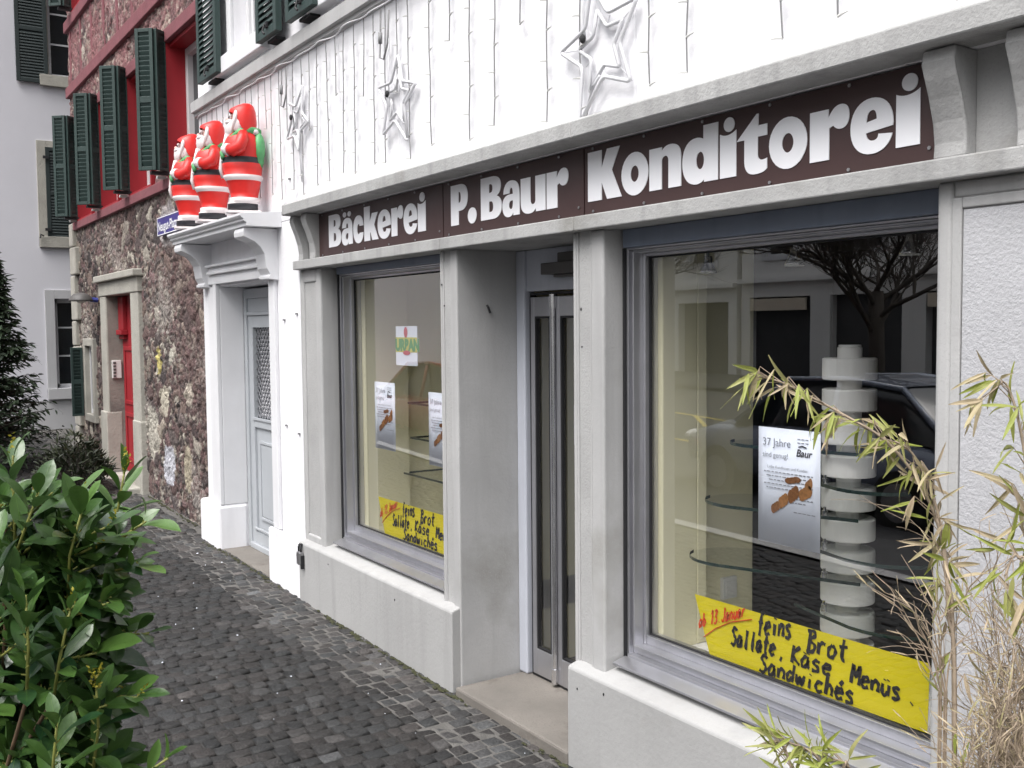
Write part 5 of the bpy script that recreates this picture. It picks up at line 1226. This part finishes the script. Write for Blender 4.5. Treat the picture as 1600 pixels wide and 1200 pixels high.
def car(x, y, rz, paint, lab):
    t = thing('parked_car', (x, y, -.09), lab, 'car', 'cars parked along the road', rz)
    b = MB(); b.smooth = True; N = 16
    st_ = [(-2.1, .62, .35, .62), (-2.05, .74, .30, .80), (-1.5, .84, .25, .90), (-.7, .86, .22, .94), (.5, .86, .22, .94), (1.5, .84, .25, .90), (1.95, .76, .30, .78), (2.08, .62, .38, .62)]
    vs = []
    for (xx, hw, z0, z1) in st_:
        for k in range(N):
            a = 2*math.pi*k/N; ca, sa = math.cos(a), math.sin(a); e = .55
            vs.append((xx, hw*math.copysign(abs(ca)**e, ca), (z0+z1)/2+(z1-z0)/2*math.copysign(abs(sa)**e, sa)))
    b.add(vs, [(i*N+k, i*N+(k+1) % N, (i+1)*N+(k+1) % N, (i+1)*N+k) for i in range(len(st_)-1) for k in range(N)]+[tuple(range(N)), tuple((len(st_)-1)*N+k for k in range(N))])
    obj('body', b, paint, t, local=True)
    cab = [(-1.75, .70, .90), (-1.15, .62, 1.40), (-.4, .60, 1.47), (.35, .60, 1.44), (1.15, .70, .92)]
    g = MB(); g.smooth = True; vs = []
    for (xx, hw, z) in cab: vs += [(xx, -hw-.09*(1.5-z), .86), (xx, -hw, z-.04), (xx, -hw+.1, z), (xx, hw-.1, z), (xx, hw, z-.04), (xx, hw+.09*(1.5-z), .86)]
    g.add(vs, [(i*6+k, i*6+k+1, (i+1)*6+k+1, (i+1)*6+k) for i in range(4) for k in range(5)]+[(0, 1, 2, 3, 4, 5), tuple(24+k for k in range(6))]); obj('windows', g, 'window_glass_dark', t, local=True)
    r_ = MB(); r_.smooth = True
    r_.add([(a, s*y_, z+.012) for (a, hw, z) in cab[1:4] for s, y_ in ((-1, hw-.02), (1, hw-.02))], [(0, 1, 3, 2), (2, 3, 5, 4)])
    for s in (-1, 1):
        for (a, c) in ((0, 1), (3, 4)): r_.tube([(cab[a][0], s*cab[a][1], cab[a][2]), (cab[c][0], s*cab[c][1], cab[c][2])], .03, 6)
        r_.tube([(q[0], s*(q[1]), q[2]-.01) for q in cab[1:4]], .03, 6); r_.tube([(-.35, s*.62, 1.42), (-.3, s*.72, .9)], .03, 6)
    obj('roof', r_, paint, t, local=True)
    for sx in (-1.3, 1.3):
        for sy in (-1, 1):
            w_ = MB(); w_.tube([(sx, sy*.66, .31), (sx, sy*.86, .31)], .31, 20); wh = obj('wheel', w_, 'tyre', t, local=True)
            w_ = MB(); w_.tube([(sx, sy*.861, .31), (sx, sy*.875, .31)], .19, 16); obj('rim', w_, 'steel', wh, local=True)
    for sy in (-.6, .6):
        w_ = MB(); w_.ball((2.0, sy, .66), .08, .16, .08); obj('headlight', w_, 'plastic_white', t, local=True); w_ = MB(); w_.ball((-2.03, sy*1.05, .70), .06, .12, .10); obj('tail_light', w_, 'fig_red', t, local=True)
    return t
car(-7.2, -6.3, R(184), 'car_dark', 'dark parked car mirrored in the near display window')
car(-14.8, -5.5, R(180), 'car_red', 'red parked car mirrored in the far display window')
car(-2.2, -6.4, R(181), 'car_silver', 'silver parked car nearest the photographer')
b = MB()
for (p, q, wd) in (((-9.2, -8.2), (-16.5, -8.2), .1), ((-9.2, -8.2), (-10.6, -10.6), .1), ((-10.6, -10.6), (-16.5, -10.6), .1), ((-11, -8.2), (-14.2, -10.6), .09), ((-13, -8.2), (-16.2, -10.6), .09)):
    p = Vector(p); q = Vector(q); s = (q-p).normalized(); n = Vector((-s.y, s.x))*wd/2; ps = [p+n, p-n, q-n, q+n]; k = len(b.v)*1e-5
    m = 8
    for i in range(m):
        u0, u1 = i/m, (i+1)/m; Q = [p.lerp(q, u0)+n, p.lerp(q, u0)-n, p.lerp(q, u1)-n, p.lerp(q, u1)+n]; b.add([(v.x, v.y, gz(v.x)-.094+k) for v in Q], [(0, 1, 2, 3)])
tag(obj('road_markings', b, 'road_yellow'), kind='structure')
